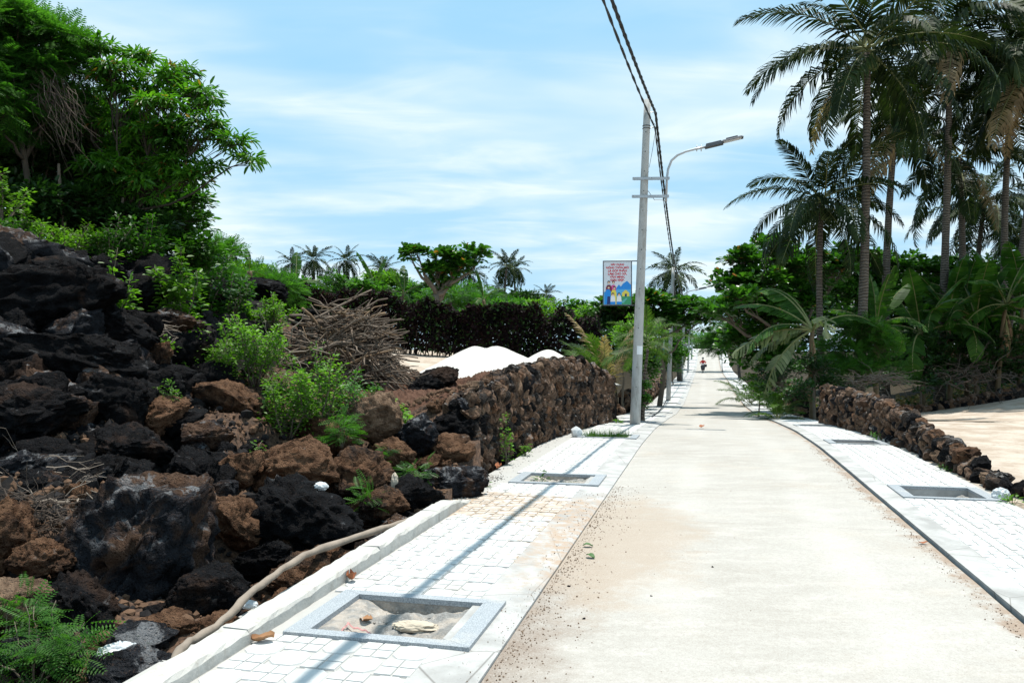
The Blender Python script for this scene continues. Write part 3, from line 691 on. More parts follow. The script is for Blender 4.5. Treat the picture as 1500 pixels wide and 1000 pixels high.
# ------------------------------------------------------------------ dry stone walls
WS = [rock_mesh("wall_stone_shape", 500 + i, 3, .45, 9, .42, m_rk_wall) for i in range(12)]
WSB = [rock_mesh("wall_stone_shape", 540 + i, 3, .45, 9, .42, ROCKM[k]) for i, k in enumerate(('brown', 'black', 'tan', 'grey', 'brown', 'black'))]
def stone_wall(name, label, face, top, thick, size, group=None, side=1, z0=None, maxst=295, seed=0, jitter=.06):
    """face: polyline of (u, v, height) along the visible foot; stones laid in uneven courses over a dark core"""
    g = np.random.default_rng(seed); fc = np.array(face, float)
    seg = np.hypot(*np.diff(fc[:, :2], axis=0).T); cum = np.concatenate([[0], np.cumsum(seg)]); L = cum[-1]
    at = lambda s: (np.interp(s, cum, fc[:, 0]), np.interp(s, cum, fc[:, 1]), np.interp(s, cum, fc[:, 2]))
    def base(u, v): return float(prof(u)) - .02 if z0 is None else z0(u, v)
    t0 = thing(name, label, "stone wall", (0, 0, 0), 0, group)
    core = MB(); n = int(L / .25) + 2; V = []
    for s in np.linspace(0, L, n):
        u, v, h = at(s); du = np.array(at(min(s + .05, L))[:2]) - np.array(at(max(s - .05, 0))[:2]); du = du / (np.hypot(*du) + 1e-9); nn = np.array([-du[1], du[0]]) * side
        for (o_, zz) in ((.04, -.2), (.05, h - .06), (thick - .05, h - .06), (thick, -.2)):
            x, y = XY(u + nn[0] * o_, v + nn[1] * o_); V.append((x, y, base(u, v) + zz))
    core.add(V, [(i * 4 + j, i * 4 + (j + 1) % 4, (i + 1) * 4 + (j + 1) % 4, (i + 1) * 4 + j) for i in range(n - 1) for j in range(4)] + [(0, 1, 2, 3), tuple(range(n * 4 - 1, n * 4 - 5, -1))])
    core.build("core", m_rk_black, t0)
    st = []
    hmax = fc[:, 2].max(); z = 0
    while z < hmax:
        rowh = size * g.uniform(.8, 1.05); s = g.uniform(-.1, 0)
        while s < L:
            wd = size * g.uniform(.6, 1.7) ; u, v, h = at(min(max(s + wd / 2, 0), L))
            if z + rowh * .45 < h: st.append((s + wd / 2, z + rowh / 2 + g.normal(0, .02), wd, rowh * g.uniform(1.0, 1.35), 0))
            s += wd * .88
        z += rowh * .86
    s = 0
    while s < L:                                         # capping stones
        wd = size * g.uniform(.9, 1.6); u, v, h = at(min(s + wd / 2, L))
        for k in range(max(1, int(thick / (size * .95)))):
            st.append((s + wd / 2, h - .02 + g.normal(0, .03), wd * 1.05, size * g.uniform(.7, 1.1), (k + .35) * size * .95))
        s += wd * .85
    objs = []
    for (s, z, wd, hh, dep) in st:
        u, v, h = at(min(s, L)); du = np.array(at(min(s + .05, L))[:2]) - np.array(at(max(s - .05, 0))[:2]); du = du / (np.hypot(*du) + 1e-9); nn = np.array([-du[1], du[0]]) * side
        off = dep + .05 + g.uniform(-jitter, jitter * .5); uq, vq = u + nn[0] * off, v + nn[1] * off; x, y = XY(uq, vq)
        me = WS[g.integers(12)] if g.random() < .6 else WSB[g.integers(6)]
        ang = math.atan2(du[1] * -SA * 0 + (du[0] * CA - du[1] * SA), du[0] * SA + du[1] * CA)
        M = Matrix.Translation((x, y, base(u, v) + z)) @ Matrix.Rotation(ang + g.normal(0, .25), 4, 'Z') @ Euler((g.normal(0, .35), g.normal(0, .45), 0)).to_matrix().to_4x4() @ Matrix.Diagonal((wd * .64, size * g.uniform(.5, .9), hh * .64, 1)) @ Euler((g.choice([0, math.pi]), g.choice([0, math.pi / 2, math.pi]), g.choice([0, math.pi]))).to_matrix().to_4x4()
        d = math.hypot(x, y); objs.append((wd / d, me, M))
    objs.sort(key=lambda a: -a[0])
    for (_, me, M) in objs[:maxst]:
        o = link("stone", me, t0); o.matrix_local = M
    if len(objs) > maxst:
        b = MB()
        for (_, me, M) in objs[maxst:]:
            V = np.empty(len(me.vertices) * 3); me.vertices.foreach_get('co', V); V = V.reshape(-1, 3); Mn = np.array(M); b.add(V @ Mn[:3, :3].T + Mn[:3, 3], ICO[3][1])
        o = b.build("stone", m_rk_wall, t0); o['kind'] = 'stuff'
    return t0
lw = stone_wall("stone_wall", "tall retaining wall of rough brown lava stones beside the left pavement",
    [(10.3, -3.35, .95), (10.15, -2.92, .95), (11.0, -2.88, 1.08), (12.2, -2.84, 1.22), (13.5, -2.80, 1.30), (15.0, -2.72, 1.38), (16.6, -2.6, 1.46), (18.2, -2.48, 1.36), (19.6, -2.36, 1.22), (21.0, -2.28, 1.12), (21.3, -3.0, 1.1)],
    None, .38, .165, side=-1, seed=11, maxst=298, jitter=.035)
rw = stone_wall("stone_wall", "low wall of brown and black lava stones between the right pavement and the sandy lot",
    [(7.4, 3.25, .04), (9.0, 3.25, .03), (10.0, 3.25, .07), (11.0, 3.22, .15), (12.2, 3.2, .28), (13.6, 3.2, .43), (14.8, 3.2, .58), (16.4, 3.18, .70), (18.5, 3.1, .76), (20.5, 3.0, .84), (22.6, 2.95, .92), (22.8, 3.5, .9)],
    None, .32, .18, side=1, seed=12, maxst=298)
def hz(u, v): x, y = XY(u, v); return HZ(x, y) - .03
def uvp(px, d): x = (px - 750) / FPX * d; return UV(x, d)
a1, a2, a3 = uvp(1185, 29.5), uvp(1350, 31), uvp(1530, 31.6)
stone_wall("stone_wall", "dark knee high lava stone wall across the back of the sandy lot", [(*a1, .25), (*a2, .22), (*a3, .42)], None, .35, .22, side=-1, z0=hz, seed=13, maxst=220)
a1, a2 = uvp(1105, 46), uvp(1075, 78)
stone_wall("stone_wall", "dark stone wall beside the right pavement below the torn banana leaves", [(34, 3.6, .9), (46, 3.6, 1.0), (60, 3.5, .9)], None, .4, .34, side=1, seed=14, maxst=150)
a1, a2 = uvp(880, 27), uvp(950, 26)
stone_wall("stone_wall", "short low dark stone wall seen behind the nearest concrete pole", [(*uvp(862, 27), .35), (*uvp(960, 28.5), .35)], None, .35, .24, side=-1, z0=hz, seed=15, maxst=60)
stone_wall("stone_wall", "low dark stone wall along the left verge beyond the second pole", [(34, -3.2, .6), (48, -3.1, .7), (62, -3.1, .7)], None, .35, .34, side=-1, seed=16, maxst=100)

# ------------------------------------------------------------------ soil bank surface, sand piles
n = 90; xs = np.linspace(0, 1, n); X2, Y2 = np.meshgrid(xs, xs)
c00, c10, c01, c11 = [np.array(XY(*q)) for q in ((10.4, -3.05), (14.0, -2.95), (10.8, -5.6), (14.0, -5.2))]
xy = (c00[None, None] * ((1 - X2) * (1 - Y2))[..., None] + c10 * (X2 * (1 - Y2))[..., None] + c01 * ((1 - X2) * Y2)[..., None] + c11 * (X2 * Y2)[..., None]).reshape(-1, 2)
ed = (np.minimum(np.minimum(X2, 1 - X2), np.minimum(Y2, 1 - Y2)) * 6).clip(0, 1).ravel()
z = H(xy[:, 0], xy[:, 1]); z = np.maximum(z, .8) * ed + (z - .1) * (1 - ed) + ed * (.10 + .10 * fbm(np.stack([xy[:, 0] * 3, xy[:, 1] * 3, xy[:, 0] * 0], 1), 4, .65, 2.2, True) + .045 * fbm(np.stack([xy[:, 0] * 14, xy[:, 1] * 14, xy[:, 0] * 0], 1), 2))
a = (np.arange(n - 1)[:, None] * n + np.arange(n - 1)[None]).ravel()
o = MB().add(np.column_stack([xy, z]), np.stack([a, a + n, a + n + 1, a + 1], 1)).build("soil_bank", m_soil, None, False); tag(o, kind='structure')
def sand_pile(c, peaks, label, rad):
    n = 70; g = np.linspace(-1, 1, n); X2, Y2 = np.meshgrid(g * rad[0], g * rad[1]); z = np.full(X2.shape, -.3)
    for (dx, dy, h, r) in peaks:
        rr = np.hypot(X2 - dx, Y2 - dy); z = np.maximum(z, h - np.sqrt(rr * rr + .03) * h / r)
    z += .015 * fbm(np.stack([X2.ravel() * 3, Y2.ravel() * 3, X2.ravel() * 0 + c[0]], 1), 4).reshape(X2.shape)
    a = (np.arange(n - 1)[:, None] * n + np.arange(n - 1)[None]).ravel()
    o = MB().add(np.stack([X2.ravel(), Y2.ravel(), z.ravel()], 1), np.stack([a, a + 1, a + n + 1, a + n], 1)).build("sand_pile", m_sand, None, True); o.location = c
    tag(o, label, "sand pile")
c = P(712, 546, 20.5); sand_pile((c[0], c[1] , c[2] - .02), [(-.25, 0, .78, 1.5), (.25, .1, .77, 1.65)], "larger white sand pile with two rounded peaks on the sandy lot", (2.2, 2.2))
c = P(802, 545, 22.5); sand_pile((c[0], c[1], c[2] + .02), [(0, 0, .70, 1.2)], "smaller white sand pile half hidden behind the stone wall", (1.8, 1.8))

# ------------------------------------------------------------------ foliage tools
def leaf_tpl(kind):
    if kind == 'oval': return np.array([(0, 0, 0), (.32, .24, .06), (.75, .20, .04), (1, 0, -.06), (.75, -.20, .04), (.32, -.24, .06)]), np.array([(0, 1, 2, 3), (0, 3, 4, 5)])
    if kind == 'broad': return np.array([(0, 0, 0), (.35, .22, .05), (.78, .34, .03), (1, 0, -.05), (.78, -.34, .03), (.35, -.22, .05)]), np.array([(0, 1, 2, 3), (0, 3, 4, 5)])
    if kind == 'long': return np.array([(0, 0, 0), (.35, .14, .03), (.8, .10, -.06), (1, 0, -.18), (.8, -.10, -.06), (.35, -.14, .03)]), np.array([(0, 1, 2, 3), (0, 3, 4, 5)])
    if kind == 'blade': return np.array([(0, -.03, 0), (0, .03, 0), (1, 0, 0)]), np.array([(0, 1, 2)])
    if kind == 'small': return np.array([(0, 0, 0), (.5, .30, .04), (1, 0, -.04), (.5, -.30, .04)]), np.array([(0, 3, 2, 1)])
    if kind == 'feather':          # a pinnate leaf: paired leaflets along a drooping rachis
        V, F = [], []
        for i in range(9):
            x = .12 + i * .095; z = -.22 * x * x; l = .20 * math.sin(math.pi * (x * .82 + .12)) + .04
            for sg in (-1, 1):
                k = len(V); V += [(x, 0, z), (x + .055, sg * l * .5, z - .005), (x + .05, sg * l, z - .03), (x - .01, sg * l * .5, z)]; F.append((k, k + 1, k + 2, k + 3) if sg < 0 else (k + 3, k + 2, k + 1, k))
        return np.array(V), np.array(F)
TPL = {k: leaf_tpl(k) for k in ('oval', 'broad', 'long', 'blade', 'small', 'feather')}
def put_leaves(mb, tpl, pos, axis, nrm, size, m=0):
    V, F = TPL[tpl]; pos = np.asarray(pos); N = len(pos)
    if N == 0: return
    X = unit(axis); Y = unit(np.cross(nrm, X)); Z = np.cross(X, Y); size = np.broadcast_to(np.asarray(size, float), (N,))
    P3 = pos[:, None] + size[:, None, None] * (V[None, :, :1] * X[:, None] + V[None, :, 1:2] * Y[:, None] + V[None, :, 2:] * Z[:, None])
    mb.add(P3.reshape(-1, 3), (F[None] + (np.arange(N) * len(V))[:, None, None]).reshape(-1, F.shape[1]), m)
def wob(a, b, n, amp, g, sag=0.0):
    t = np.linspace(0, 1, n)[:, None]; p = np.asarray(a) * (1 - t) + np.asarray(b) * t; L = np.linalg.norm(np.asarray(b) - np.asarray(a))
    k = np.cumsum(g.normal(0, 1, (n, 3)), axis=0); k -= k[0] * (1 - t) + k[-1] * t; p = p + k * amp * L / math.sqrt(n); p[:, 2] -= sag * L * (4 * t * (1 - t))[:, 0]
    return p
def tree(name, label, cat, base, fork, blobs, nclus, nleaf, tpl, size, lm, trunk_r, droop=.5, spread=.16, seed=0, group=None, bark=None, twigs=.45, per_limb=True, side=None, z_bias=0.1):
    """blobs: (x, y, z, rx, ry, rz) clumps of the crown. A trunk from base to fork, a limb to each clump, twigs inside it, whorls of leaves at their ends."""
    g = np.random.default_rng(seed); base, fork = np.array(base, float), np.array(fork, float)
    t0 = thing(name, label, cat, tuple(base), 0, group); wdm = MB(); lf = MB(); bark = bark or (m_darkbark if name in ('understory_tree', 'feathery_tree', 'broadleaf_tree') else None)
    tp = wob(base - (0, 0, .3), fork, 7, .06, g); wdm.tube(tp, np.linspace(trunk_r, trunk_r * .7, 7), 8)
    vol = np.array([b[3] * b[4] * b[5] for b in blobs]) ** .7; vol /= vol.sum()
    for bi, b in enumerate(blobs):
        c = np.array(b[:3]); r = np.array(b[3:]); nc = max(3, int(nclus * vol[bi]))
        if per_limb:
            st = tp[-1 - (bi % 2)]; lp = wob(st, c, 7, .09, g, .03); wdm.tube(lp, np.linspace(trunk_r * .5, trunk_r * .13, 7), 6)
        else: lp = c[None]
        d = unit(g.normal(size=(nc, 3))); d[:, 2] = np.abs(d[:, 2]) * np.where(g.random(nc) < .78, 1, -1) + z_bias; d = unit(d)
        cc = c + d * r * (g.random(nc) ** .40)[:, None] * (1 + .22 * fbm(d * 2 + bi * 3.3 + seed, 2))[:, None]
        tw = g.random(nc) < twigs
        for q in cc[tw]:
            s0 = lp[g.integers(max(0, len(lp) - 3), len(lp))]; wdm.tube(wob(s0, q, 4, .12, g, -.03), np.linspace(trunk_r * .10, .006, 4), 4, cap=False)
        m_ = g.poisson(nleaf, nc) + 2; idx = np.repeat(np.arange(nc), m_); N = len(idx)
        out_ = unit(g.normal(size=(N, 3))); out_[:, 2] = np.abs(out_[:, 2]) * .5; pos = cc[idx] + out_ * spread * g.random((N, 1)) ** .5
        ax = unit(out_ + .6 * d[idx] * .6 + g.normal(0, .25, (N, 3))); ax[:, 2] -= droop * g.random(N); nr = unit(np.stack([g.normal(0, .35, N), g.normal(0, .35, N), np.ones(N)], 1) + .35 * d[idx])
        put_leaves(lf, tpl, pos, ax, nr, size * g.uniform(.7, 1.25, N))
    off = base
    for k in wdm.V: k -= off
    for k in lf.V: k -= off
    wdm.build("trunk", bark or m_bark, t0, True); lf.build("crown", lm, t0, False)
    return t0
def bl(px, py, d, rp, rq=None, depth=None):
    c = P(px, py, d); rx = rp * d / FPX; rz = (rq or rp) * d / FPX; return (*c, rx, depth or (rx + rz) / 2, rz)
def shrub(name, label, cat, base, height, width, nst, nl, tpl, size, lm, seed=0, lean=(0, 0), spread=.10, group=None, stem_r=.012, low=.15, droop=.2):
    g = np.random.default_rng(seed); base = np.array(base, float); t0 = thing(name, label, cat, tuple(base), 0, group); sm_ = MB(); lf = MB()
    for i in range(nst):
        az = g.uniform(0, 6.28); rad = width * g.random() ** .6; h = height * g.uniform(.55, 1.0) * (1 - .35 * (rad / width) ** 2)
        end = np.array([math.cos(az) * rad + lean[0] * h, math.sin(az) * rad + lean[1] * h, h]); p = wob((math.cos(az) * rad * .15, math.sin(az) * rad * .15, -.05), end, 8, .07, g)
        p[:, :2] *= np.linspace(.5, 1, 8)[:, None] ** .3
        sm_.tube(p, np.linspace(stem_r, stem_r * .25, 8), 5)
        k = max(4, int(nl / nst * g.uniform(.7, 1.3))); tt = low + (1 - low) * g.random(k) ** .8; q = np.stack([np.interp(tt * 7, range(8), p[:, j]) for j in range(3)], 1)
        a = unit(np.stack([g.normal(size=k), g.normal(size=k), g.normal(0, .35, k) + .25], 1)); rr = spread * g.random(k) * (1.25 - tt) * 2.2
        ax = a.copy(); ax[:, 2] -= droop * g.random(k); nr = np.stack([g.normal(0, .4, k), g.normal(0, .4, k), np.ones(k)], 1)
        put_leaves(lf, tpl, q + a * rr[:, None], ax, nr, size * g.uniform(.6, 1.25, k))
        for qq, aa, r_ in list(zip(q, a, rr))[::9]: sm_.tube([qq, qq + aa * r_], [stem_r * .3, stem_r * .15], 3, cap=False)
    sm_.build("stems", m_bark, t0, True)
    lf.build("foliage", lm, t0, False)
    return t0
def G(px, d, dz=0.0):
    x = (px - 750) / FPX * d; return np.array([x, d, HZ(x, d) + dz])

# ------------------------------------------------------------------ trees on the left hill
tree("broadleaf_tree", "spreading tree with drooping bright leaves and one long limb against the sky", "tree", G(170, 13.2), P(185, 285, 13.2),
     [bl(140, 75, 13, 30, 16), bl(165, 105, 12.8, 30, 18), bl(205, 92, 13.4, 26, 16), bl(245, 118, 13.2, 28, 18), bl(292, 145, 13.2, 34, 20), bl(272, 112, 13.6, 20, 12), bl(185, 140, 13, 34, 18), bl(235, 160, 12.8, 34, 18), bl(240, 200, 13, 50, 22), bl(300, 190, 12.8, 30, 22), bl(195, 190, 13.4, 44, 22), bl(195, 235, 13.4, 50, 30), bl(265, 222, 13.1, 34, 14),
      bl(285, 262, 12.8, 26, 16), bl(345, 212, 12.6, 20, 16), bl(366, 236, 12.5, 20, 9), bl(312, 250, 12.7, 12, 12), bl(120, 180, 13.6, 50, 50), bl(110, 70, 13.4, 34, 24), bl(262, 245, 13, 34, 20), bl(165, 255, 12.9, 50, 26), bl(215, 275, 13, 44, 22), bl(140, 290, 13, 34, 20)],
     760, 17, 'long', .14, L_mango, .05, 1.1, .15, 21, twigs=.8)
tree("feathery_tree", "tall feathery leaved tree rising out of the picture at the top left corner", "tree", G(20, 12.4), P(30, 200, 12.6),
     [bl(20, 55, 12.6, 55, 50), bl(75, 70, 12.8, 48, 36), bl(-30, 60, 12.2, 60, 70), bl(30, 120, 12.6, 60, 42), bl(110, 110, 13, 34, 24), bl(-20, 160, 12, 60, 50), bl(60, 165, 13, 50, 40)],
     620, 8, 'feather', .30, L_feather, .06, .7, .22, 22)
tree("understory_tree", "dark dense tree below the dead twigs on the left hill", "tree", G(60, 13.5), P(60, 300, 13.6),
     [bl(20, 230, 13.6, 70, 60), bl(80, 250, 13.8, 70, 60), bl(20, 300, 13, 60, 45), bl(110, 300, 13.9, 60, 45), bl(150, 250, 14.4, 60, 60), bl(-40, 260, 13, 60, 90), bl(90, 180, 13.4, 50, 50), bl(30, 180, 13, 60, 40), bl(40, 335, 12.6, 50, 26), bl(100, 335, 12.9, 44, 24), bl(160, 330, 12.9, 46, 30), bl(215, 335, 13, 40, 26), bl(65, 300, 12.4, 50, 30), bl(120, 300, 12.7, 40, 26)], 1700, 10, 'oval', .12, L_dark, .05, .5, .2, 23)
tree("understory_tree", "leafy green tree filling the gap under the spreading tree's right side", "tree", G(235, 14.5), P(240, 330, 14.5),
     [bl(230, 290, 14.8, 52, 46), bl(265, 330, 14.6, 40, 42), bl(200, 330, 14.9, 60, 40), bl(290, 372, 14.2, 34, 26), bl(240, 370, 14.4, 60, 26), bl(285, 300, 14.6, 22, 22), bl(150, 340, 14.3, 50, 24), bl(210, 360, 14, 50, 20), bl(270, 395, 14.6, 40, 18)], 900, 11, 'small', .115, L_mid, .06, .5, .2, 24)
tree("understory_tree", "dark tree trunk and leaves behind the spreading tree at the ridge", "tree", G(130, 17), P(130, 300, 17),
     [bl(110, 220, 17, 110, 80), bl(190, 280, 17, 80, 70), bl(30, 300, 17, 110, 80), bl(250, 340, 17, 60, 50), bl(140, 350, 16.5, 120, 40), bl(20, 340, 16, 90, 40)], 1100, 11, 'oval', .15, L_dark, .1, .5, .25, 25)
# pale dead twigs hanging in front of the dark tree
t0 = thing("dead_branch", "bare grey tangle of dead twigs hanging in the dark tree on the left hill", "dead branch", tuple(P(90, 150, 12.2))); b = MB(); g = np.random.default_rng(5)
for i in range(60):
    a = P(60 + g.normal(0, 22), 120 + g.normal(0, 22), 12.4 + g.normal(0, .2)); e = P(108 + g.normal(0, 24), 190 + g.normal(0, 26), 12.3 + g.normal(0, .25)); b.tube(wob(a, e, 7, .16, g, -.06), np.linspace(.006, .002, 7), 3, cap=False)
for k in b.V: k -= np.array(P(90, 150, 12.2))
b.build("twigs", m_deadstick, t0)
for i, (x0, y0, x1, y1, d, lb) in enumerate([(150, 345, 165, 255, 13.0, "slender pale trunk leaning right under the spreading tree"), (176, 345, 180, 290, 12.9, "short mottled trunk nearest the ridge under the spreading tree"), (96, 320, 86, 240, 12.6, "thin grey stem in the shade left of the spreading tree")]):
    a = P(x0, y0, d); b = MB().tube(wob((0, 0, -.2), P(x1, y1, d) - a, 8, .05, np.random.default_rng(i)), np.linspace(.05, .02, 8), 7); o = b.build("bare_trunk", m_bark, None, True); o.location = a; tag(o, lb, "tree trunk")

# shrubs on the slope: (px, py of foot, d, height, width, stems, leaves, template, size, material, label)
S = [
 (470, 640, 10.0, 1.35, .50, 14, 2600, 'small', .052, L_bright, "tallest bright green shrub in front of the brush pile"),
 (420, 640, 9.8, .95, .42, 10, 1600, 'small', .050, L_bright, "yellow green shrub left of the tallest one, above the angular boulder"),
 (520, 630, 10.2, .80, .40, 10, 1500, 'small', .048, L_mid, "green shrub right of the tallest one, beside the tan boulder"),
 (375, 720, 8.4, .62, .16, 5, 520, 'small', .042, L_bright, "small upright bright weed growing between the brown boulders"),
 (310, 560, 10.9, .78, .42, 12, 1700, 'small', .048, L_bright, "low yellowish green shrub above the brown earthy boulder"),
 (372, 560, 11.4, 1.30, .50, 14, 2500, 'small', .055, L_bright, "tall yellow green shrub with dense twigs left of the brush pile"),
 (360, 485, 13.5, .60, .55, 10, 1200, 'oval', .085, L_bright, "leafy bright ground shrub behind the yellow green one"),
 (262, 490, 11.2, 1.25, .36, 9, 850, 'oval', .10, L_bright, "upright shrub with large glossy bright leaves on the dark slope"),
 (300, 470, 12.6, 1.0, .50, 9, 900, 'oval', .10, L_mid, "broad leaved shrub right of the upright glossy one"),
 (170, 495, 10.2, 1.15, .20, 6, 420, 'oval', .085, L_bright, "leafy sapling with a bare dark stem on the black rocks"),
 (50, 385, 11.0, .75, .55, 12, 1500, 'small', .055, L_bright, "bright weedy shrub along the top of the black rock face"),
 (100, 380, 11.5, .60, .50, 10, 1100, 'small', .055, L_bright, "second bright weedy shrub on the rock face, under the spreading tree"),
 (5, 320, 11.2, .75, .35, 8, 700, 'small', .07, L_bright, "yellow green shrub at the left edge above the rock face"),
 (247, 515, 10.4, .22, .16, 4, 160, 'small', .05, L_bright, "tiny bright weed in a crack of the dark slope"),
 (246, 620, 8.9, .50, .17, 5, 420, 'small', .042, L_bright, "small bright weed on the dark brown rock"),
 (592, 632, 10.6, .48, .17, 4, 130, 'broad', .085, L_bright, "small plant with large drooping leaves beside the plastic cup"),
 (215, 400, 12.2, .9, .5, 10, 1100, 'small', .08, L_mid, "green shrub on the ridge under the spreading tree's trunk"),
 (160, 385, 11.8, .7, .5, 10, 1000, 'small', .07, L_mid, "low green shrub on the ridge left of the leafy sapling"),
 (330, 470, 12.8, .8, .5, 10, 1000, 'small', .075, L_mid, "green shrub between the upright glossy one and the brush pile"),
 (300, 420, 14.5, .9, .6, 10, 1000, 'small', .08, L_mid, "green bush on the skyline right of the left hill's trees"),
 (400, 480, 13.4, .6, .45, 9, 800, 'small', .06, L_bright, "bright low shrub at the left foot of the brush pile"),
 (225, 455, 11.4, .45, .3, 7, 400, 'oval', .08, L_mid, "leafy green plant between the sapling and the upright glossy shrub"),
 (20, 360, 10.8, .5, .4, 9, 700, 'small', .06, L_mid, "small green shrub trailing over the top of the rock face"),
 (50, 990, 4.2, .42, .34, 9, 180, 'feather', .16, L_feather, "ferny green weeds in the bottom left corner"),
 (5, 940, 4.5, .32, .25, 6, 90, 'feather', .15, L_feather, "second clump of ferny weeds at the left edge"),
 (548, 745, 8.0, .22, .22, 5, 60, 'feather', .17, L_feather, "small ferny weed above the dark cracked boulder"),
 (612, 700, 8.9, .22, .16, 5, 60, 'feather', .14, L_mid, "ferny weed on the ash beside the rounded grey boulder"),
 (500, 650, 9.4, .38, .30, 6, 90, 'feather', .20, L_feather, "arching ferny shoot in front of the shrubs beside the tan boulder"),
 (560, 672, 9.2, .18, .15, 4, 40, 'feather', .13, L_feather, "tiny ferny weed in the gap under the tan boulder"),
 (200, 950, 4.55, .10, .10, 4, 26, 'broad', .038, L_mid, "small round leaved weed beside the white plastic bag"),
]
for i, (px, py, d, h, w, ns, nl, tp_, sz, lm, lb) in enumerate(S):
    shrub("fern_weed" if tp_ == 'feather' else ("shrub" if h > .5 else "weed"), lb, "weed" if h <= .5 else "shrub", P(px, py, d), h, w, ns, int(nl * 1.15), tp_, sz, lm, 300 + i, spread=.12 if h > .5 else .07, stem_r=.012 if h > .5 else .006)

# bushes behind (left background)
BG = [
 (330, 425, 20, 60, 34, 'small', .11, L_mid, "mid green bush left of the brush pile on the skyline"), (395, 415, 23, 55, 30, 'feather', .34, L_feather, "feathery bush between the hill and the young banana"),
 (350, 395, 26, 50, 22, 'small', .13, L_bright, "bright bush on the skyline under the far left palm"), (290, 405, 18, 40, 44, 'feather', .34, L_feather, "feathery bush at the foot of the left hill's trees"), (450, 420, 30, 40, 22, 'oval', .16, L_mid, "low bush beside the young banana leaf"),
 (520, 425, 33, 46, 20, 'oval', .17, L_mid, "low leafy bush behind the brush pile"), (600, 430, 40, 46, 22, 'small', .19, L_mid, "bush left of the thick trunked almond tree behind the hedge"), (560, 418, 44, 40, 20, 'oval', .22, L_bright, "brighter bush behind the hedge under the fourth far palm"),
 (695, 440, 38, 54, 26, 'feather', .42, L_feather, "feathery bush right of the thick trunked almond tree"), (745, 448, 36, 50, 22, 'small', .17, L_feather, "rounded bush behind the middle of the hedge"), (785, 436, 44, 38, 18, 'small', .2, L_dark, "dark flat topped tree behind the right part of the hedge"),
 (810, 455, 38, 62, 24, 'small', .17, L_bright, "bright green bush behind the right part of the hedge"), (860, 452, 42, 40, 22, 'small', .19, L_mid, "bush between the hedge and the drooping young palm"), (640, 440, 42, 60, 24, 'small', .2, L_mid, "bush directly behind the almond tree trunk"),
 (915, 510, 30, 34, 44, 'small', .13, L_bright, "bright bush behind the signboard pole"), (938, 535, 34, 22, 36, 'oval', .15, L_mid, "shrubbery behind the second concrete pole"), (905, 470, 38, 40, 30, 'oval', .18, L_dark, "dark shrubbery under the signboard"),
 (892, 508, 36, 44, 30, 'oval', .17, L_dark, "dark bush filling the gap between the hedge and the young palm"),
 (985, 520, 62, 26, 30, 'small', .24, L_mid, "green bush left of the far road"), (1058, 500, 95, 30, 24, 'feather', .8, L_mid, "feathery trees right of the far end of the road"), (1000, 495, 100, 26, 24, 'small', .4, L_mid, "trees left of the far end of the road"),
 (1035, 505, 150, 60, 16, 'small', .6, L_feather, "tree line closing the far end of the road"),
]
for i, (px, py, d, rx, rz, tp_, sz, lm, lb) in enumerate(BG):
    if px < 880: py += 11
    c = P(px, py, d); base = (c[0], c[1], min(HZ(c[0], c[1]), c[2] - .3)); k = np.random.default_rng(i)
    bls = [bl(px + k.normal(0, rx * .45), py + k.normal(0, rz * .3), d + k.normal(0, .5), rx * k.uniform(.5, .75), rz * k.uniform(.6, .9)) for _ in range(6)]
    low_ = P(px, 500, d)[2]
    tree("bush" if 'tree' not in lb.split()[2:5] else "bush", lb, "bush" if 'bush' in lb or 'shrub' in lb else "tree", base, c - (0, 0, rz * d / FPX * .3), bls, 340, 9 if tp_ != 'feather' else 4, tp_, sz, lm, .05, .3, .2 * max(1, d / 30), 400 + i, per_limb=True, twigs=.15, z_bias=0)

# hedge of dark purple leaves
t0 = thing("hedge", "long clipped hedge of dark purple leaves behind the sandy lot", "hedge", (0, 0, 0)); lf = MB(); stm = MB(); g = np.random.default_rng(77)
hp = np.array([P(400, 513, 24), P(480, 513, 25), P(560, 513, 27), P(680, 513, 28), P(780, 513, 28.5), P(878, 513, 27)])
topy = np.array([428, 425, 436, 450, 455, 470]); dist = np.array([24, 25, 27, 28, 28.5, 27]); topz = CAM_H + (HOR - topy) / FPX * dist
N = 34000; tt = g.random(N) * 5; bx = np.stack([np.interp(tt, range(6), hp[:, j]) for j in range(2)], 1); tz = np.interp(tt, range(6), topz); bz = H(bx[:, 0], bx[:, 1], False)
hgt = (tz - bz); wn_ = fbm(np.stack([bx[:, 0] * 1.3, bx[:, 1], tt * 0], 1), 3); fr = g.random(N) ** .8
yo = g.choice([-1, 1], N, p=[.8, .2]) * .38 * g.random(N) ** .35 * (1 + .4 * wn_); zz = bz + .12 + (hgt * (1 + .28 * wn_) - .12) * fr
pos = np.stack([bx[:, 0], bx[:, 1] + yo, zz], 1); ax = unit(g.normal(size=(N, 3)) + (0, -.4, .2)); nr = unit(np.stack([g.normal(0, .6, N), g.normal(-.4, .5, N), np.ones(N) * .8], 1))
put_leaves(lf, 'oval', pos, ax, nr, .15 * g.uniform(.7, 1.3, N)); lf.build("foliage", L_hedge, t0)
for i in range(260):
    q = g.random() * 5; x = np.interp(q, range(6), hp[:, 0]); y = np.interp(q, range(6), hp[:, 1]) + g.uniform(-.35, .2); z0_ = HZ(x, y); stm.tube(wob((x, y, z0_ - .1), (x + g.normal(0, .15), y, z0_ + g.uniform(.8, 1.5)), 4, .05, g), [.016, .013, .01, .007], 4, cap=False)
stm.build("stems", m_stick, t0)
lf = MB(); N = 9000; tt = g.random(N); x = -8.4 + 4.2 * tt; y = 25.5 + g.normal(0, .3, N)

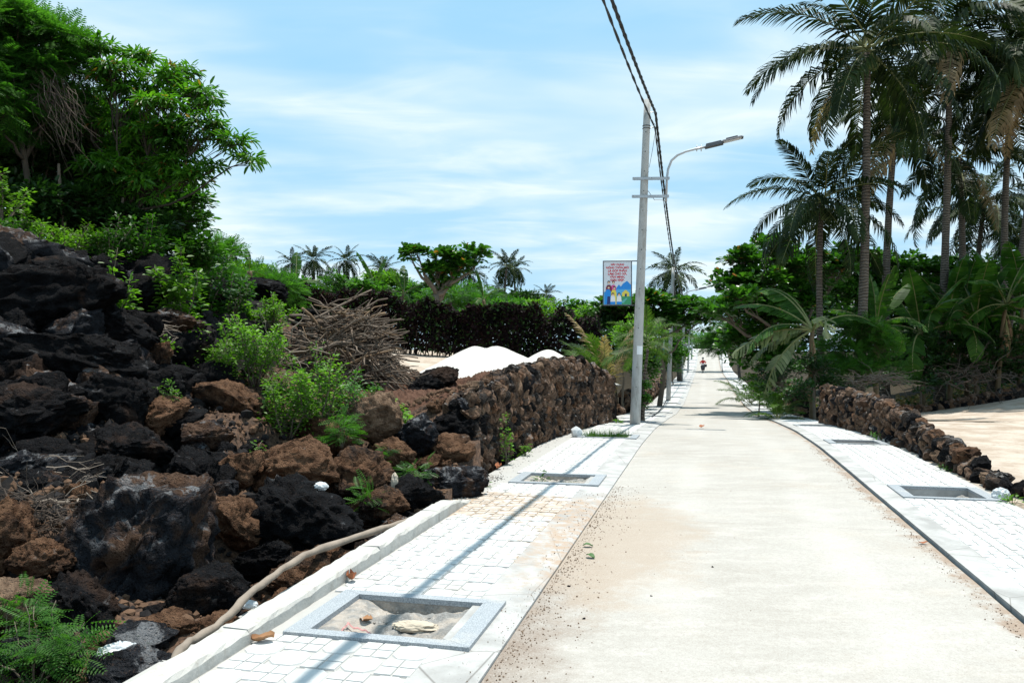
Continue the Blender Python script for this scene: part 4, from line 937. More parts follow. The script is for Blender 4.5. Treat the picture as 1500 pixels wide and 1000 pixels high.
# ------------------------------------------------------------------ palms
def frond_mesh(L, curve, npair, leafl, droop, m, seed, tip=.35, width=.035, twist=0.0):
    g = np.random.default_rng(seed); b = MB(); n = 22; s = np.linspace(0, 1, n)
    ang = -curve * s ** 1.4; dx = np.cos(ang) * L / (n - 1); dz = np.sin(ang) * L / (n - 1)
    x = np.concatenate([[0], np.cumsum(dx[:-1])]); z = np.concatenate([[0], np.cumsum(dz[:-1])]); R3 = np.stack([x, .04 * L * np.sin(s * 2 + seed), z], 1)
    b.tube(R3, np.interp(s, [0, .1, 1], [.013, .0065, .001]), 5, m=1)
    for i in range(npair):
        q = .10 + .90 * (i + g.uniform(-.2, .2)) / npair; q = min(max(q, .08), .995); p = np.array([np.interp(q, s, R3[:, j]) for j in range(3)]); a = -curve * q ** 1.4
        T = np.array([math.cos(a), 0, math.sin(a)]); Nn = np.array([-math.sin(a), 0, math.cos(a)]); l = leafl * (math.sin(math.pi * min(1, q * .80 + .17)) ** .7) * g.uniform(.82, 1.1)
        for sg in (-1, 1):
            Sd = np.array([0, sg, 0.]); fwd = .45 + .75 * q; d1 = unit(Sd + T * fwd + Nn * g.normal(.22, .12)); dr = droop * g.uniform(.5, 2.0)
            if g.random() < .07: continue
            p1 = p + d1 * l * .45; d2 = unit(d1 + np.array([0, 0, -dr])); p2 = p1 + d2 * l * .33; d3 = unit(d2 + np.array([0, 0, -dr * 1.1])); p3 = p2 + d3 * l * .25
            wv = unit(np.cross(d1, Nn)) * width * g.uniform(.8, 1.15); w2 = wv * .9
            V = [p - wv * .5, p + wv * .5, p1 + w2, p1 - w2, p2 + w2 * .6, p2 - w2 * .6, p3]
            b.add(V, [(0, 1, 2, 3), (3, 2, 4, 5), (5, 4, 6)])
    return b.mesh("frond", [m, m_rachis])
FR = {}
for k_, (L, cv, np_, ll, dr) in {'up': (1, .8, 58, .24, .6), 'mid': (1, 1.15, 58, .26, 1.0), 'low': (1, 1.35, 56, .26, 1.4), 'down': (1, .9, 50, .24, 1.6)}.items():
    FR[k_] = [frond_mesh(1, cv, np_, ll, dr, L_palm, hash((len(k_), i)) % 97 + i, width=.0092) for i in range(2)]
def scale_mesh(me, m0=None):
    return me
for k_ in FR:      # rachis radii were made for metres; these unit fronds are scaled per palm
    for me in FR[k_]:
        pass
def far_frond(curve, seed): return frond_mesh(1, curve, 22, .26, .6, L_palmf, seed, width=.019)
FF = [far_frond(.7, 1), far_frond(1.2, 2), far_frond(1.6, 3)]
DEAD = [frond_mesh(1, .7, 44, .20, 1.2, L_palmd, 9, width=.009)]
YG = [frond_mesh(1, .8, 48, .28, .4, L_palmy, 31, width=.009), frond_mesh(1, 1.3, 48, .28, .8, L_palmy, 32, width=.009)]
NUTS = MB();
for a_ in range(7): 
    Vn, Fn = ICO[2]; th = a_ * 2.4; NUTS.add(Vn * (.12, .12, .15) + (math.cos(th) * .24, math.sin(th) * .24, -.28 - .1 * (a_ % 3)), Fn)
m_nut = simple("green_coconut", (.10, .13, .035), .5, .3, 4, 0, .4); nutmesh = NUTS.mesh("coconut_bunch", m_nut, True)
def palm(label, base, crown, L, nf, seed, r=.17, far=False, group=None, fm=None, nuts=True, elev=(-.8, 1.3), dead=0, name="coconut_palm", cat="palm tree", trunk=True, azr=None):
    g = np.random.default_rng(seed); base = np.array(base, float); crown = np.array(crown, float); t0 = thing(name, label, cat, tuple(base), 0, group)
    b = MB(); n = 6 if far else 26; s = np.linspace(0, 1, n)[:, None]; pth = base * (1 - s) + crown * s; bow = np.sin(s[:, 0] * math.pi) * np.linalg.norm(crown - base) * .02 * g.normal()
    pth[:, 0] += bow; pth = pth - base; pth[0, 2] -= .3
    rr = r * (1 - .38 * s[:, 0]) + r * .5 * np.exp(-s[:, 0] * 14)
    if not far: rr = rr * (1 + .035 * np.sin(np.arange(n) * 2.2))
    if trunk: b.tube(pth, rr, 6 if far else 10); b.build("trunk", m_ptrunk, t0, True)
    cl_ = crown - base; gi = g.uniform(0, 6.28)
    for i in range(nf):
        q = (i + .5) / nf; el = elev[1] + (elev[0] - elev[1]) * q ** .85 + g.normal(0, .09); az = gi + i * 2.39996 + g.normal(0, .15)
        if azr is not None: az = g.uniform(*azr)
        if far: me = FF[0 if el > .7 else (1 if el > 0 else 2)]
        elif fm: me = fm[i % len(fm)]
        elif i >= nf - dead: me = DEAD[0]
        else: me = FR['up' if el > .75 else 'mid' if el > .2 else 'low' if el > -.35 else 'down'][i % 2]
        o = link("frond", me, t0); ll = L * g.uniform(.85, 1.1) * (1 if el < 1.0 else .8)
        o.matrix_local = Matrix.Translation(cl_ + np.array([math.cos(az), math.sin(az), 0]) * r * .5 + (0, 0, .1 + .2 * math.sin(el))) @ Matrix.Rotation(az, 4, 'Z') @ Matrix.Rotation(-el, 4, 'Y') @ Matrix.Rotation(g.normal(0, .25), 4, 'X') @ Matrix.Scale(ll, 4)
    if nuts and not far:
        o = link("coconut_bunch", nutmesh, t0); o.location = cl_
    return t0
GR = "coconut palms behind the sandy lot"
palm("tallest clear coconut palm, its straight grey trunk left of the banana plants", G(1257, 27), P(1270, 78, 27), 4.3, 23, 1, .17, group=GR, dead=1)
palm("coconut palm with a thick crown, its trunk right of the tallest palm's trunk", G(1376, 34), P(1392, 55, 34), 4.8, 23, 2, .18, group=GR, dead=2)
palm("coconut palm leaning right with its trunk crossing the right edge of the picture", G(1452, 34), P(1512, 95, 33.5), 4.9, 23, 3, .18, group=GR, dead=2)
palm("shaded coconut palm just right of the tallest one, crown lower than it", G(1296, 35), P(1312, 175, 35), 4.1, 18, 4, .19, group=GR, dead=2)
palm("smaller coconut palm nearest the road, crown below and left of the tallest one", G(1208, 28), P(1203, 298, 28), 3.4, 23, 5, .13, group=GR)
palm("coconut palm in the right grove whose crown hangs beneath the thick middle crown", G(1400, 39), P(1405, 232, 39), 4.4, 18, 6, .19, group=GR, dead=1)
palm("far low coconut palm between the middle and the leaning trunks", G(1435, 45), P(1442, 300, 45), 4.4, 24, 8, .17, group=GR)
palm("dark trunked coconut palm behind the leaning one", G(1475, 37), P(1482, 120, 37), 4.6, 21, 9, .18, group=GR, dead=1)
palm("small distant palm low at the right edge", G(1492, 60), P(1492, 345, 60), 4, 20, 10, .15, group=GR)
GF = "far palms on the skyline"
for i, (px, py, d, L, lb) in enumerate([(340, 374, 95, 2.6, "far palm crown peeking over the bushes beside the left hill"), (427, 386, 130, 3.2, "far palm half hidden by the upright young banana leaf"), (459, 381, 120, 3.4, "far palm just right of the young banana leaf"),
      (507, 382, 110, 3.3, "far palm above the brush pile with a clear trunk"), (481, 407, 140, 3.4, "low far palm between two taller ones above the brush pile"), (561, 398, 105, 3.3, "far palm left of the almond tree"),
      (688, 402, 95, 3.0, "far palm touching the right side of the almond tree's crown"), (742, 391, 100, 2.9, "far palm, taller of the pair standing alone right of the almond tree"), (731, 424, 130, 2.6, "small far palm left of the standing pair"),
      (752, 396, 104, 2.8, "far palm, slimmer right hand one of the standing pair"), (985, 400, 68, 2.9, "palm behind the top of the second concrete pole"), (640, 395, 120, 3.2, "far palm seen behind the almond tree's trunk"), (595, 424, 150, 3.2, "very small far palm beside the bushes behind the hedge"), (800, 432, 160, 3.0, "tiny far palm behind the flat topped tree")]):
    c_ = P(px, py, d); bz_ = HZ(c_[0], c_[1]); palm(lb, (c_[0] + (.6 if i != 7 else -.4), c_[1], bz_), c_, L, 20, 40 + i, .17 if d < 100 else .2, True, GF, nuts=False)
# young palms near the road
palm("young coconut palm with drooping withered brown fronds between the wall's end and the nearest pole", G(890, 24, -.1), G(888, 24, .35), 2.75, 9, 60, .10, fm=[YG[0], YG[1]], nuts=False, elev=(.75, 1.4), azr=(1.4, 4.2), name="young_palm")
t0 = [o for o in C.objects if o.name.startswith("young_palm")][-1]
for i, (az, el, L) in enumerate([(3.0, 1.42, 3.0), (5.9, 1.35, 2.7), (.1, 1.45, 2.9), (4.6, 1.3, 2.4)]):
    o = link("frond", DEAD[0], t0); o['label'] = "withered brown frond"; o.matrix_local = Matrix.Translation((0, 0, .6)) @ Matrix.Rotation(az, 4, 'Z') @ Matrix.Rotation(-el, 4, 'Y') @ Matrix.Scale(L, 4)
palm("slim young palm standing on the pavement just behind the nearest pole", W(21.9, -1.66), P(949, 512, 21), 1.25, 13, 61, .055, fm=YG, nuts=False, elev=(-.3, 1.2), name="young_palm")
palm("low young palm with arching fronds at the end of the right stone wall", G(1138, 24.5, -.05), G(1138, 24.5, .25), 1.15, 14, 62, .08, fm=YG, nuts=False, elev=(.1, 1.35), name="young_palm")
palm("small palm clump by the far right pavement under the broad leaved tree", G(1098, 40, -.05), G(1098, 40, .4), 2.0, 12, 63, .1, fm=YG, nuts=False, elev=(.1, 1.35), name="young_palm")
palm("drooping palm hanging over the far right side of the road", G(1084, 75, -.1), P(1080, 478, 75), 3.6, 16, 64, .14, nuts=False, elev=(-.8, 1.2), name="young_palm")
palm("palm hanging over the far left side of the road", G(972, 72, -.1), P(976, 480, 72), 3.4, 16, 65, .14, nuts=False, elev=(-.8, 1.2), name="young_palm")

# ------------------------------------------------------------------ broad leaved trees
tree("almond_tree", "thick trunked almond tree with a flat crown of big round leaves behind the hedge", "tree", G(632, 33), P(640, 432, 33),
     [bl(612, 374, 33, 20, 9), bl(655, 378, 33, 20, 12), bl(690, 372, 33, 20, 9), bl(640, 400, 33, 20, 14), bl(668, 392, 33, 22, 12), bl(645, 420, 33.4, 18, 14), bl(600, 372, 33, 12, 7), bl(703, 380, 33, 12, 8)], 170, 11, 'broad', .25, L_almond, .2, .3, .26, 71, bark=m_bark)
tree("almond_tree", "broad leaved tree behind the two nearest concrete poles, its crown spreading over the left pavement", "tree", G(968, 38), P(966, 500, 38),
     [bl(905, 452, 37, 34, 18), bl(955, 448, 38, 34, 20), bl(1000, 456, 38, 34, 20), bl(1030, 470, 38, 24, 14), bl(930, 470, 38, 36, 18), bl(980, 475, 38, 36, 14), bl(1040, 458, 38, 14, 12)], 360, 12, 'broad', .27, L_almond, .14, .3, .30, 72)
tree("almond_tree", "large dark crowned broad leaved tree overhanging the right side of the road", "tree", G(1135, 33), P(1135, 490, 33),
     [bl(1090, 385, 32, 32, 18), bl(1130, 370, 33, 34, 22), bl(1070, 420, 32, 34, 20), bl(1110, 420, 32, 48, 30), bl(1160, 395, 33, 44, 30), bl(1060, 455, 31, 28, 18), bl(1047, 462, 30, 24, 14), bl(1085, 440, 30, 30, 16), bl(1110, 470, 32, 48, 34), bl(1160, 450, 33, 46, 40), bl(1205, 400, 34, 40, 26), bl(1085, 505, 33, 34, 26), bl(1130, 520, 33, 46, 26), bl(1235, 385, 35, 36, 22)],
     1050, 12, 'broad', .25, L_almond, .2, .3, .28, 73)
tree("broadleaf_tree", "wide leafy tree behind the tallest palm's trunk", "tree", G(1260, 40), P(1260, 440, 40),
     [bl(1230, 400, 40, 46, 28), bl(1280, 395, 40, 44, 24), bl(1330, 400, 41, 46, 26), bl(1380, 402, 41, 42, 22), bl(1260, 440, 40, 60, 34), bl(1340, 445, 41, 60, 36), bl(1420, 430, 42, 60, 44)], 900, 12, 'broad', .27, L_mid, .16, .3, .32, 74)
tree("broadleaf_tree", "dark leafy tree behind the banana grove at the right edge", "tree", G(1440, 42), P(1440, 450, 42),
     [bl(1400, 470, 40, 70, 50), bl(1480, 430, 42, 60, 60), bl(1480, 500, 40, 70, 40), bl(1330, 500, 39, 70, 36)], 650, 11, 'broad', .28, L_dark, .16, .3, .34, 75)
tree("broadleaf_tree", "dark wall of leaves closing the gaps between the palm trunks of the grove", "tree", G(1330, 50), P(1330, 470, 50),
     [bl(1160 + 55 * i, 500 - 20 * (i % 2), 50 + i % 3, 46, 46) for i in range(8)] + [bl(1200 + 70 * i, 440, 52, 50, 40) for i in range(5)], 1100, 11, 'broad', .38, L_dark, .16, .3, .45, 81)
tree("feathery_bush", "dense feathery green bush under the tallest palm", "bush", G(1262, 26.5), P(1262, 530, 26.5),
     [bl(1262, 490, 26.5, 44, 24), bl(1235, 520, 26.5, 40, 26), bl(1290, 515, 26.5, 36, 28), bl(1262, 545, 26.2, 60, 20), bl(1215, 545, 26, 36, 22)], 420, 7, 'feather', .30, L_feather, .05, .5, .2, 76)
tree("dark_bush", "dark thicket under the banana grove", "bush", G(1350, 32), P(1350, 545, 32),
     [bl(1300 + 40 * i, 520, 32.4, 40, 34) for i in range(6)] +  # extra dark leaf clumps added to deepen the shade behind the bananas
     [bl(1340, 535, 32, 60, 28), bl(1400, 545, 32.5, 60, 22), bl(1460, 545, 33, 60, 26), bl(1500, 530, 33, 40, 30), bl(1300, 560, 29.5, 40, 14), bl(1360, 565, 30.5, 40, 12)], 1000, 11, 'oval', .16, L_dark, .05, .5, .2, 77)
tree("leafy_bush", "green leafy bush at the left end of the right stone wall", "bush", G(1195, 25), P(1195, 545, 25), [bl(1190, 545, 25, 40, 26), bl(1170, 575, 24, 26, 22), bl(1215, 570, 25, 30, 20), bl(1130, 560, 27, 30, 22)], 330, 10, 'small', .11, L_dark, .05, .5, .2, 78)
tree("leafy_bush", "low bright bush between the young palm and the far right stone wall", "bush", G(1115, 28, -.1), P(1112, 580, 28), [bl(1110, 572, 28, 22, 12), bl(1128, 585, 26, 20, 12), bl(1100, 560, 31, 16, 12)], 170, 10, 'small', .09, L_bright, .03, .5, .14, 79)
tree("leafy_bush", "small dark bush clinging to the slim young palm's trunk", "bush", P(944, 600, 21.4), P(944, 585, 21.4), [bl(943, 572, 21.4, 7, 16), bl(946, 588, 21.4, 6, 10)], 60, 9, 'small', .09, L_mid, .02, .5, .1, 80)

# ------------------------------------------------------------------ banana plants
def ban_leaf(seed, L=2.0, wd=.30, curve=1.3, m=None, tears=10, hang=0.0):
    g = np.random.default_rng(seed); b = MB(); n = 26; s = np.linspace(0, 1, n); ang = -curve * s ** 1.3; x = np.concatenate([[0], np.cumsum(np.cos(ang[:-1]) * L / (n - 1))]); z = np.concatenate([[0], np.cumsum(np.sin(ang[:-1]) * L / (n - 1))])
    b.tube(np.stack([x, x * 0, z], 1), np.linspace(.028, .005, n), 5, m=1)
    wv = wd * np.sin(np.pi * np.clip((s - .12) / .88, 0, 1)) ** .55
    for sg in (-1, 1):
        tear = set(g.choice(np.arange(3, n - 1), tears, replace=False)); fold = g.uniform(.15, .5)
        for i in range(2, n - 1):
            if i in tear and g.random() < .5: fold = g.uniform(.1, .9 + hang)
            i2 = i + 1; sh = .03 if (i in tear) else 0; f = .12 * (g.random() if i in tear else 0)
            a = np.array([x[i] + sh * .5, 0, z[i]]); c = np.array([x[i2], 0, z[i2]]); T = unit(c - a)
            def e(p, w_, q): return p + np.array([0, sg * w_ * math.cos(fold), -w_ * math.sin(fold)]) + T * w_ * .28 * q
            m1, m2 = e(a, wv[i] * .5, .8), e(c, wv[i2] * .5, .8); e1 = e(a, wv[i], 1) + (0, 0, -.10 * wv[i] / wd * wd) + T * f * .2; e2 = e(c, wv[i2], 1) + (0, 0, -.10 * wd)
            V = [a, c, m2, m1, e2, e1]; F = [(0, 1, 2, 3), (3, 2, 4, 5)]
            if sg < 0: F = [q[::-1] for q in F]
            b.add(V, F)
    return b.mesh("leaf", [m or L_ban, m_rachis])
BL = [ban_leaf(1, curve=.55), ban_leaf(2, curve=1.1, tears=14), ban_leaf(3, curve=1.6, tears=16), ban_leaf(4, curve=1.9, tears=18)]
BP = [ban_leaf(11, curve=1.0, m=L_banp, tears=20, hang=.6, wd=.26), ban_leaf(12, curve=1.5, m=L_banp, tears=20, hang=.6, wd=.24)]
BD = [ban_leaf(21, curve=.5, m=m_husk, tears=20, hang=.7, wd=.12, L=1.6)]
def banana(label, base, h, L, nl, seed, r=.11, pale=0, dead=6, azs=None, group=None):
    g = np.random.default_rng(seed); t0 = thing("banana_plant", label, "banana plant", tuple(base), 0, group); b = MB()
    top = np.array([g.normal(0, .1), g.normal(0, .1), h]); b.tube(wob((0, 0, -.2), top, 8, .02, g), np.linspace(r, r * .6, 8), 9); b.build("stem", m_banstem, t0, True)
    for i in range(nl):
        q = i / max(1, nl - 1); el = 1.35 - 1.25 * q + g.normal(0, .1); az = i * 2.4 + g.uniform(-.3, .3) + seed
        if azs and i < len(azs): az, el = azs[i]
        me = (BP[i % 2] if i >= nl - pale else BL[0 if el > 1 else 1 if el > .6 else 2 if el > .2 else 3])
        o = link("leaf", me, t0); o.matrix_local = Matrix.Translation(top) @ Matrix.Rotation(az, 4, 'Z') @ Matrix.Rotation(-el, 4, 'Y') @ Matrix.Rotation(g.normal(0, .3), 4, 'X') @ Matrix.Scale(L / 2 * g.uniform(.85, 1.1), 4)
        if i >= nl - pale: o['label'] = "pale sun bleached torn leaf"
    for i in range(dead):
        o = link("leaf", BD[0], t0); o['label'] = "dry brown leaf hanging against the stem"; az = g.uniform(0, 6.28)
        o.matrix_local = Matrix.Translation(top * (1, 1, g.uniform(.7, .97))) @ Matrix.Rotation(az, 4, 'Z') @ Matrix.Rotation(R(g.uniform(50, 80)), 4, 'Y') @ Matrix.Scale(g.uniform(.5, .9), 4)
    return t0
banana("banana plant whose torn pale leaves reach left over the road side", G(1190, 25.5, -.1), 2.9, 2.7, 9, 1, pale=4, azs=[(1.9, 1.0), (2.2, 1.0), (3.3, .35), (.2, .6), (2.9, .75), (4.6, .5), (3.35, .1), (3.6, -.35), (2.9, -.1)])
banana("banana plant with upright fresh leaves behind the tallest palm's trunk", G(1282, 29), 3.2, 2.3, 8, 2, dead=3)
GB = "banana grove behind the sandy lot"
for i, (px, d, h, L, nl, lb) in enumerate([(1352, 32.5, 3.0, 2.8, 9, "leftmost plant of the banana grove, leaves spreading left over the dark thicket"), (1392, 32.5, 3.6, 2.7, 9, "banana plant right of the leftmost grove plant, one leaf standing straight up"), (1432, 32.6, 3.2, 2.8, 10, "banana plant in the middle of the grove with many dry hanging leaves"),
      (1460, 32.3, 3.7, 3.0, 10, "tallest banana plant near the right edge, leaves fanned wide"), (1492, 33, 3.4, 2.9, 9, "banana plant cut by the right edge of the picture"), (1415, 34, 3.9, 2.6, 8, "banana plant at the back of the grove under the palm crowns")]):
    banana(lb, G(px, d), h, L, nl, 10 + i, dead=9, group=GB)
banana("young banana with one upright bright leaf on the left skyline", P(434, 425, 29), .2, 1.35, 3, 31, dead=0, azs=[(1.6, 1.35), (3.4, .7), (.3, .5)])
banana("young banana behind the hedge left of the almond tree", P(545, 440, 34), .6, 1.5, 5, 32, dead=0)
banana("young banana with spread leaves just behind the hedge, nearest the almond tree trunk", P(590, 445, 33), .4, 1.4, 5, 33, dead=0)
banana("dried banana with dead leaves on the left skyline above the yellow green shrub", P(368, 425, 22), .5, .7, 3, 34, dead=5)
banana("banana leaves showing above the hedge right of the almond tree", P(712, 450, 34), .3, 1.3, 4, 35, dead=0)

# ------------------------------------------------------------------ brush pile and dry branches
def stick_mesh(seed, L, r, m, bend=.08):
    g = np.random.default_rng(seed); b = MB(); p = wob((-L / 2, 0, 0), (L / 2, 0, 0), 7, bend, g); b.tube(p, np.linspace(r, r * .45, 7), 5)
    if seed % 2: q = p[4]; b.tube(wob(q, q + (L * .2, L * .12, .03), 4, .06, g), [r * .5, r * .4, r * .3, r * .2], 4)
    return b.mesh("branch", m, True)
STK = [stick_mesh(i, 1.5, (.014, .019, .026, .034)[i % 4], (m_stick, m_stickb, m_deadstick)[(i * 5) % 3], (.05, .09, .13)[i % 3]) for i in range(12)]
pc = P(520, 600, 13.3); pz = HZ(pc[0], pc[1]); t0 = thing("brush_pile", "big heap of cut grey brown branches left of the sand piles", "brush pile", (pc[0], pc[1], pz)); g = np.random.default_rng(8)
def pile_pt(): # a flattened cone, steeper on its right
    q = g.random() ** .6; a = g.uniform(0, 6.28); h = 1.72 * (1 - q) ** .75 * g.uniform(.75, 1.0) if g.random() < .8 else g.uniform(0, 1.6) * (1 - q); return q * .92 * math.cos(a) - .17, q * .9 * math.sin(a), h * .76 + .05
far_m = MB()
for i in range(640):
    x, y, z = pile_pt(); az = math.atan2(y, x) + math.pi / 2 * 0 + g.normal(0, .9) if g.random() < .35 else g.normal(0, .8); el = g.normal(-.08, .36) - (.55 * np.sign(x) if abs(x) > .35 and g.random() < .6 else 0) * -1 * 0
    if x > .35 and g.random() < .55: az = g.normal(-.2, .35); el = g.uniform(.35, .95)
    if x < -.5 and g.random() < .5: az = g.normal(.2, .4); el = -g.uniform(.1, .5)
    M = Matrix.Translation((x, y, z)) @ Matrix.Rotation(az, 4, 'Z') @ Matrix.Rotation(el, 4, 'Y') @ Matrix.Rotation(g.uniform(0, 6.3), 4, 'X') @ Matrix.Scale(g.uniform(.35, .9), 4)
    me = STK[g.integers(12)]
    if i < 296: o = link("branch", me, t0); o.matrix_local = M
    else:
        V = np.empty(len(me.vertices) * 3); me.vertices.foreach_get('co', V); Mn = np.array(M); F = [tuple(p.vertices) for p in me.polygons]; far_m.add(V.reshape(-1, 3) @ Mn[:3, :3].T + Mn[:3, 3], F)
o = far_m.build("branch", m_stick, t0, True); o['kind'] = 'stuff'
def twigs(name, label, cat, pts, n, L, r, m, seed, flat=.3, spread=(1, 1)):
    g = np.random.default_rng(seed); c = np.mean(pts, 0); t0 = thing(name, label, cat, tuple(c)); b = MB()
    for i in range(n):
        w_ = g.dirichlet(np.ones(len(pts)) * .6); a = np.asarray(pts).T @ w_ + g.normal(0, .06, 3); d = unit(np.array([g.normal(), g.normal() * .6, g.normal() * flat])); l = L * g.uniform(.4, 1.3); e = a + d * l
        p = wob(a, e, 6, .14, g); k = r * g.uniform(.5, 1.3); b.tube(p, np.linspace(k, k * .35, 6), 4, cap=False)
        if g.random() < .6: q = p[3]; b.tube(wob(q, q + unit(d + g.normal(0, .5, 3)) * l * .4, 4, .1, g), [k * .5, k * .4, k * .3, k * .2], 3, cap=False)
    for k in b.V: k -= c
    b.build("twigs", m, t0); return t0
twigs("dry_brush", "tangle of pale dry twigs over the rocks at the left edge", "dry twigs", [P(10, 700, 6.6), P(120, 700, 6.6), P(60, 760, 6.0), P(150, 760, 6.2), P(20, 650, 7.2)], 80, .5, .006, m_twig, 1)
twigs("dry_brush", "dark tangle of thin dead twigs lower down at the left edge", "dry twigs", [P(60, 740, 5.9), P(120, 770, 5.8), P(20, 730, 6.1)], 90, .35, .004, m_deadstick, 2)
twigs("dry_brush", "few pale straws on the ledge of the dark slope", "dry twigs", [P(200, 470, 10.4), P(250, 480, 10.6), P(215, 495, 10.2)], 40, .35, .006, m_twig, 3)
twigs("dead_branches", "bleached fallen branches in the shade behind the right stone wall", "dead branches", [P(1225, 560, 24.5), P(1330, 545, 25.5), P(1300, 565, 25), P(1270, 548, 25)], 60, 1.0, .018, m_stick, 4, .12)
twigs("dead_branches", "dark brushwood heaped below the banana grove", "dead branches", [P(1380, 560, 30), P(1470, 555, 30), P(1420, 540, 31)], 60, 1.2, .02, m_deadstick, 5, .4)
twigs("dead_branches", "loose sticks lying around the right foot of the brush pile", "dead branches", [P(560, 600, 12.4), P(620, 590, 12.8), P(600, 610, 12.0)], 40, .6, .011, m_stick, 6, .2)
twigs("dead_branches", "two thin sticks leaning left of the brush pile", "dead branches", [P(412, 520, 12.2), P(420, 500, 12.3)], 6, .8, .012, m_twig, 7, 1.6)
fb = [P(246, 990, 4.0), P(262, 950, 4.2), P(325, 912, 4.6), P(385, 852, 5.15), P(455, 808, 5.9), P(540, 780, 6.8), P(616, 757, 7.75)]
tt = np.linspace(0, 6, 40); fbp = np.stack([np.interp(tt, range(7), np.array(fb)[:, j]) for j in range(3)], 1)
for _ in range(3): fbp[1:-1] = (fbp[:-2] + fbp[1:-1] * 2 + fbp[2:]) / 4
fbp += .004 * np.random.default_rng(2).normal(size=fbp.shape)
c0 = fbp[0].copy(); b = MB().tube(fbp - c0, np.interp(tt, [0, 1, 3, 6], [.015, .022, .022, .030]) * (1 + .10 * np.sin(tt * 9) + .25 * np.exp(-((tt % 1.7) - .8) ** 2 * 60)), 9); o = b.build("fallen_branch", m_twig, None, True); o.location = c0; tag(o, "long crooked bare branch lying across the boulders onto the kerb wall", "branch")

# ------------------------------------------------------------------ poles, lamps, cables
LEAN = R(2.2)
def utility_pole(u, v, h, label, lamp=True, detail=True, group="concrete poles along the left pavement"):
    t0 = thing("utility_pole", label, "pole", W(u, v, -.01), 0, group)
    t0.rotation_euler = (0, LEAN, 0)
    b = MB(); n = 14; z = np.linspace(-.25, h, n); b.tube(np.stack([z * 0, z * 0, z], 1), np.interp(z, [0, h], [.125, .08]), 20); b.build("shaft", m_pole, t0, True)
    if detail:
        b = MB(); 
        for i in range(14):
            zz = .9 + i * .46; r_ = .125 - .045 * zz / h
            for az in (-90 - 13, -13): 
                a = R(az); b.tube([(math.cos(a) * (r_ - .01), math.sin(a) * (r_ - .01), zz), (math.cos(a) * (r_ + .003), math.sin(a) * (r_ + .003), zz)], .012, 6)
        b.build("bolt_holes", m_hole, t0)
    ax = np.array([CA, -SA, 0.]); fw = np.array([SA, CA, 0.]); rotm = np.stack([ax, fw, (0, 0, 1)], 1)
    hb = h - .2
    for zz in (hb - 1.66, hb - 2.08):
        b = MB()
        for s_ in (-1, 1):
            r_ = .125 - .045 * zz / h + .012
            b.box(ax * (.16 if s_ < 0 else .08) + fw * s_ * r_ + (0, 0, zz + (.02 if s_ > 0 else -.015)), (.86 if s_ < 0 else .7, .012, .065), rotm)
        for xo in (-.24, .17, .55): b.tube([ax * xo - fw * .15 + (0, 0, zz), ax * xo + fw * .15 + (0, 0, zz)], .008, 6)
        b.build("bracket", m_steel, t0)
    if lamp:
        b = MB(); pts = [(.52, hb - 2.2), (.52, hb - 1.66), (.54, hb - 1.44), (.61, hb - 1.24), (.74, hb - 1.12), (.92, hb - 1.04), (1.15, hb - .98), (1.42, hb - .93)]
        b.tube([ax * x + (0, 0, z) for x, z in pts], .028, 8)
        for xo in (1.18, 1.28): b.tube([ax * xo + (0, 0, hb - 1.04), ax * xo + (0, 0, hb - .89)], .012, 5)
        b.build("lamp_arm", m_steel, t0, True)
        tl = Matrix.Rotation(-AZ, 3, 'Z') @ Matrix.Rotation(-R(13), 3, 'Y'); tl = np.array(tl)
        b = MB(); c = ax * 1.56 + (0, 0, hb - .885); b.box(c, (.42, .20, .085), tl, taper=.8); b.box(c + tl @ np.array([.42, 0, .012]), (.50, .24, .035), tl, taper=.85); b.box(c + tl @ np.array([.42, 0, .05]), (.26, .12, .03), tl)
        lh = b.build("lamp_head", m_dsteel, t0)
        b = MB(); b.box(c + tl @ np.array([.42, 0, -.010]), (.40, .18, .008), tl); b.build("lens", simple("lamp_lens", (.55, .57, .6), .25, .1, 5, 0, .5), lh)
    if detail:
        b = MB(); 
        for zz in (h - .62, h - .68): b.tube([( (.125 - .045 * zz / h + .004) * math.cos(a), (.125 - .045 * zz / h + .004) * math.sin(a), zz) for a in np.linspace(0, 2 * math.pi, 17)], .010, 5)
        b.build("steel_band", m_dsteel, t0)
        b = MB()
        for zz in (h - .30, h - .66): 
            b.tube([ax * .07 + (0, 0, zz), ax * .17 + (0, 0, zz)], .010, 5); b.tube([ax * .15 + (0, 0, zz + .0), ax * .19 + (0, 0, zz + .03), ax * .20 + (0, 0, zz + .07), ax * .17 + (0, 0, zz + .10), ax * .13 + (0, 0, zz + .09)], .008, 5)
        b.build("cable_hook", m_steel, t0)
        b = MB(); b.tube([ax * .1 + (0, 0, h - 2.15), ax * .25 + (0, 0, h - 2.36), ax * .42 + (0, 0, h - 2.36), ax * .52 + (0, 0, h - 2.4)], .006, 4); b.tube([ax * .22 + (0, 0, h - .7), ax * .16 + (0, 0, h - 1.2), ax * .10 + (0, 0, h - 1.6)], .005, 4); b.build("lamp_wire", m_black, t0)
    return t0
PO = [(19.45, -1.62, 7.66), (44.6, -1.95, 7.15), (69.5, -1.95, 7.15), (94.5, -1.95, 7.1), (119, -1.95, 7.1)]
PLB = ["nearest tall concrete pole with a street lamp arm and a signboard", "second concrete pole with a street lamp, where the road dips", "third concrete pole, partly behind palm fronds", "fourth concrete pole, near the motorcyclist", "farthest concrete pole near the top of the road"]
for i, (u, v, h) in enumerate(PO): utility_pole(u, v, h, PLB[i], True, i == 0)
def hook(i, dz):
    u, v, h = PO[i]; b_ = W(u, v); zz = h - dz; p = Vector((zz * math.sin(LEAN), 0, zz * math.cos(LEAN))) + Vector((CA, -SA, 0)) * .20; return np.array(b_ + p)
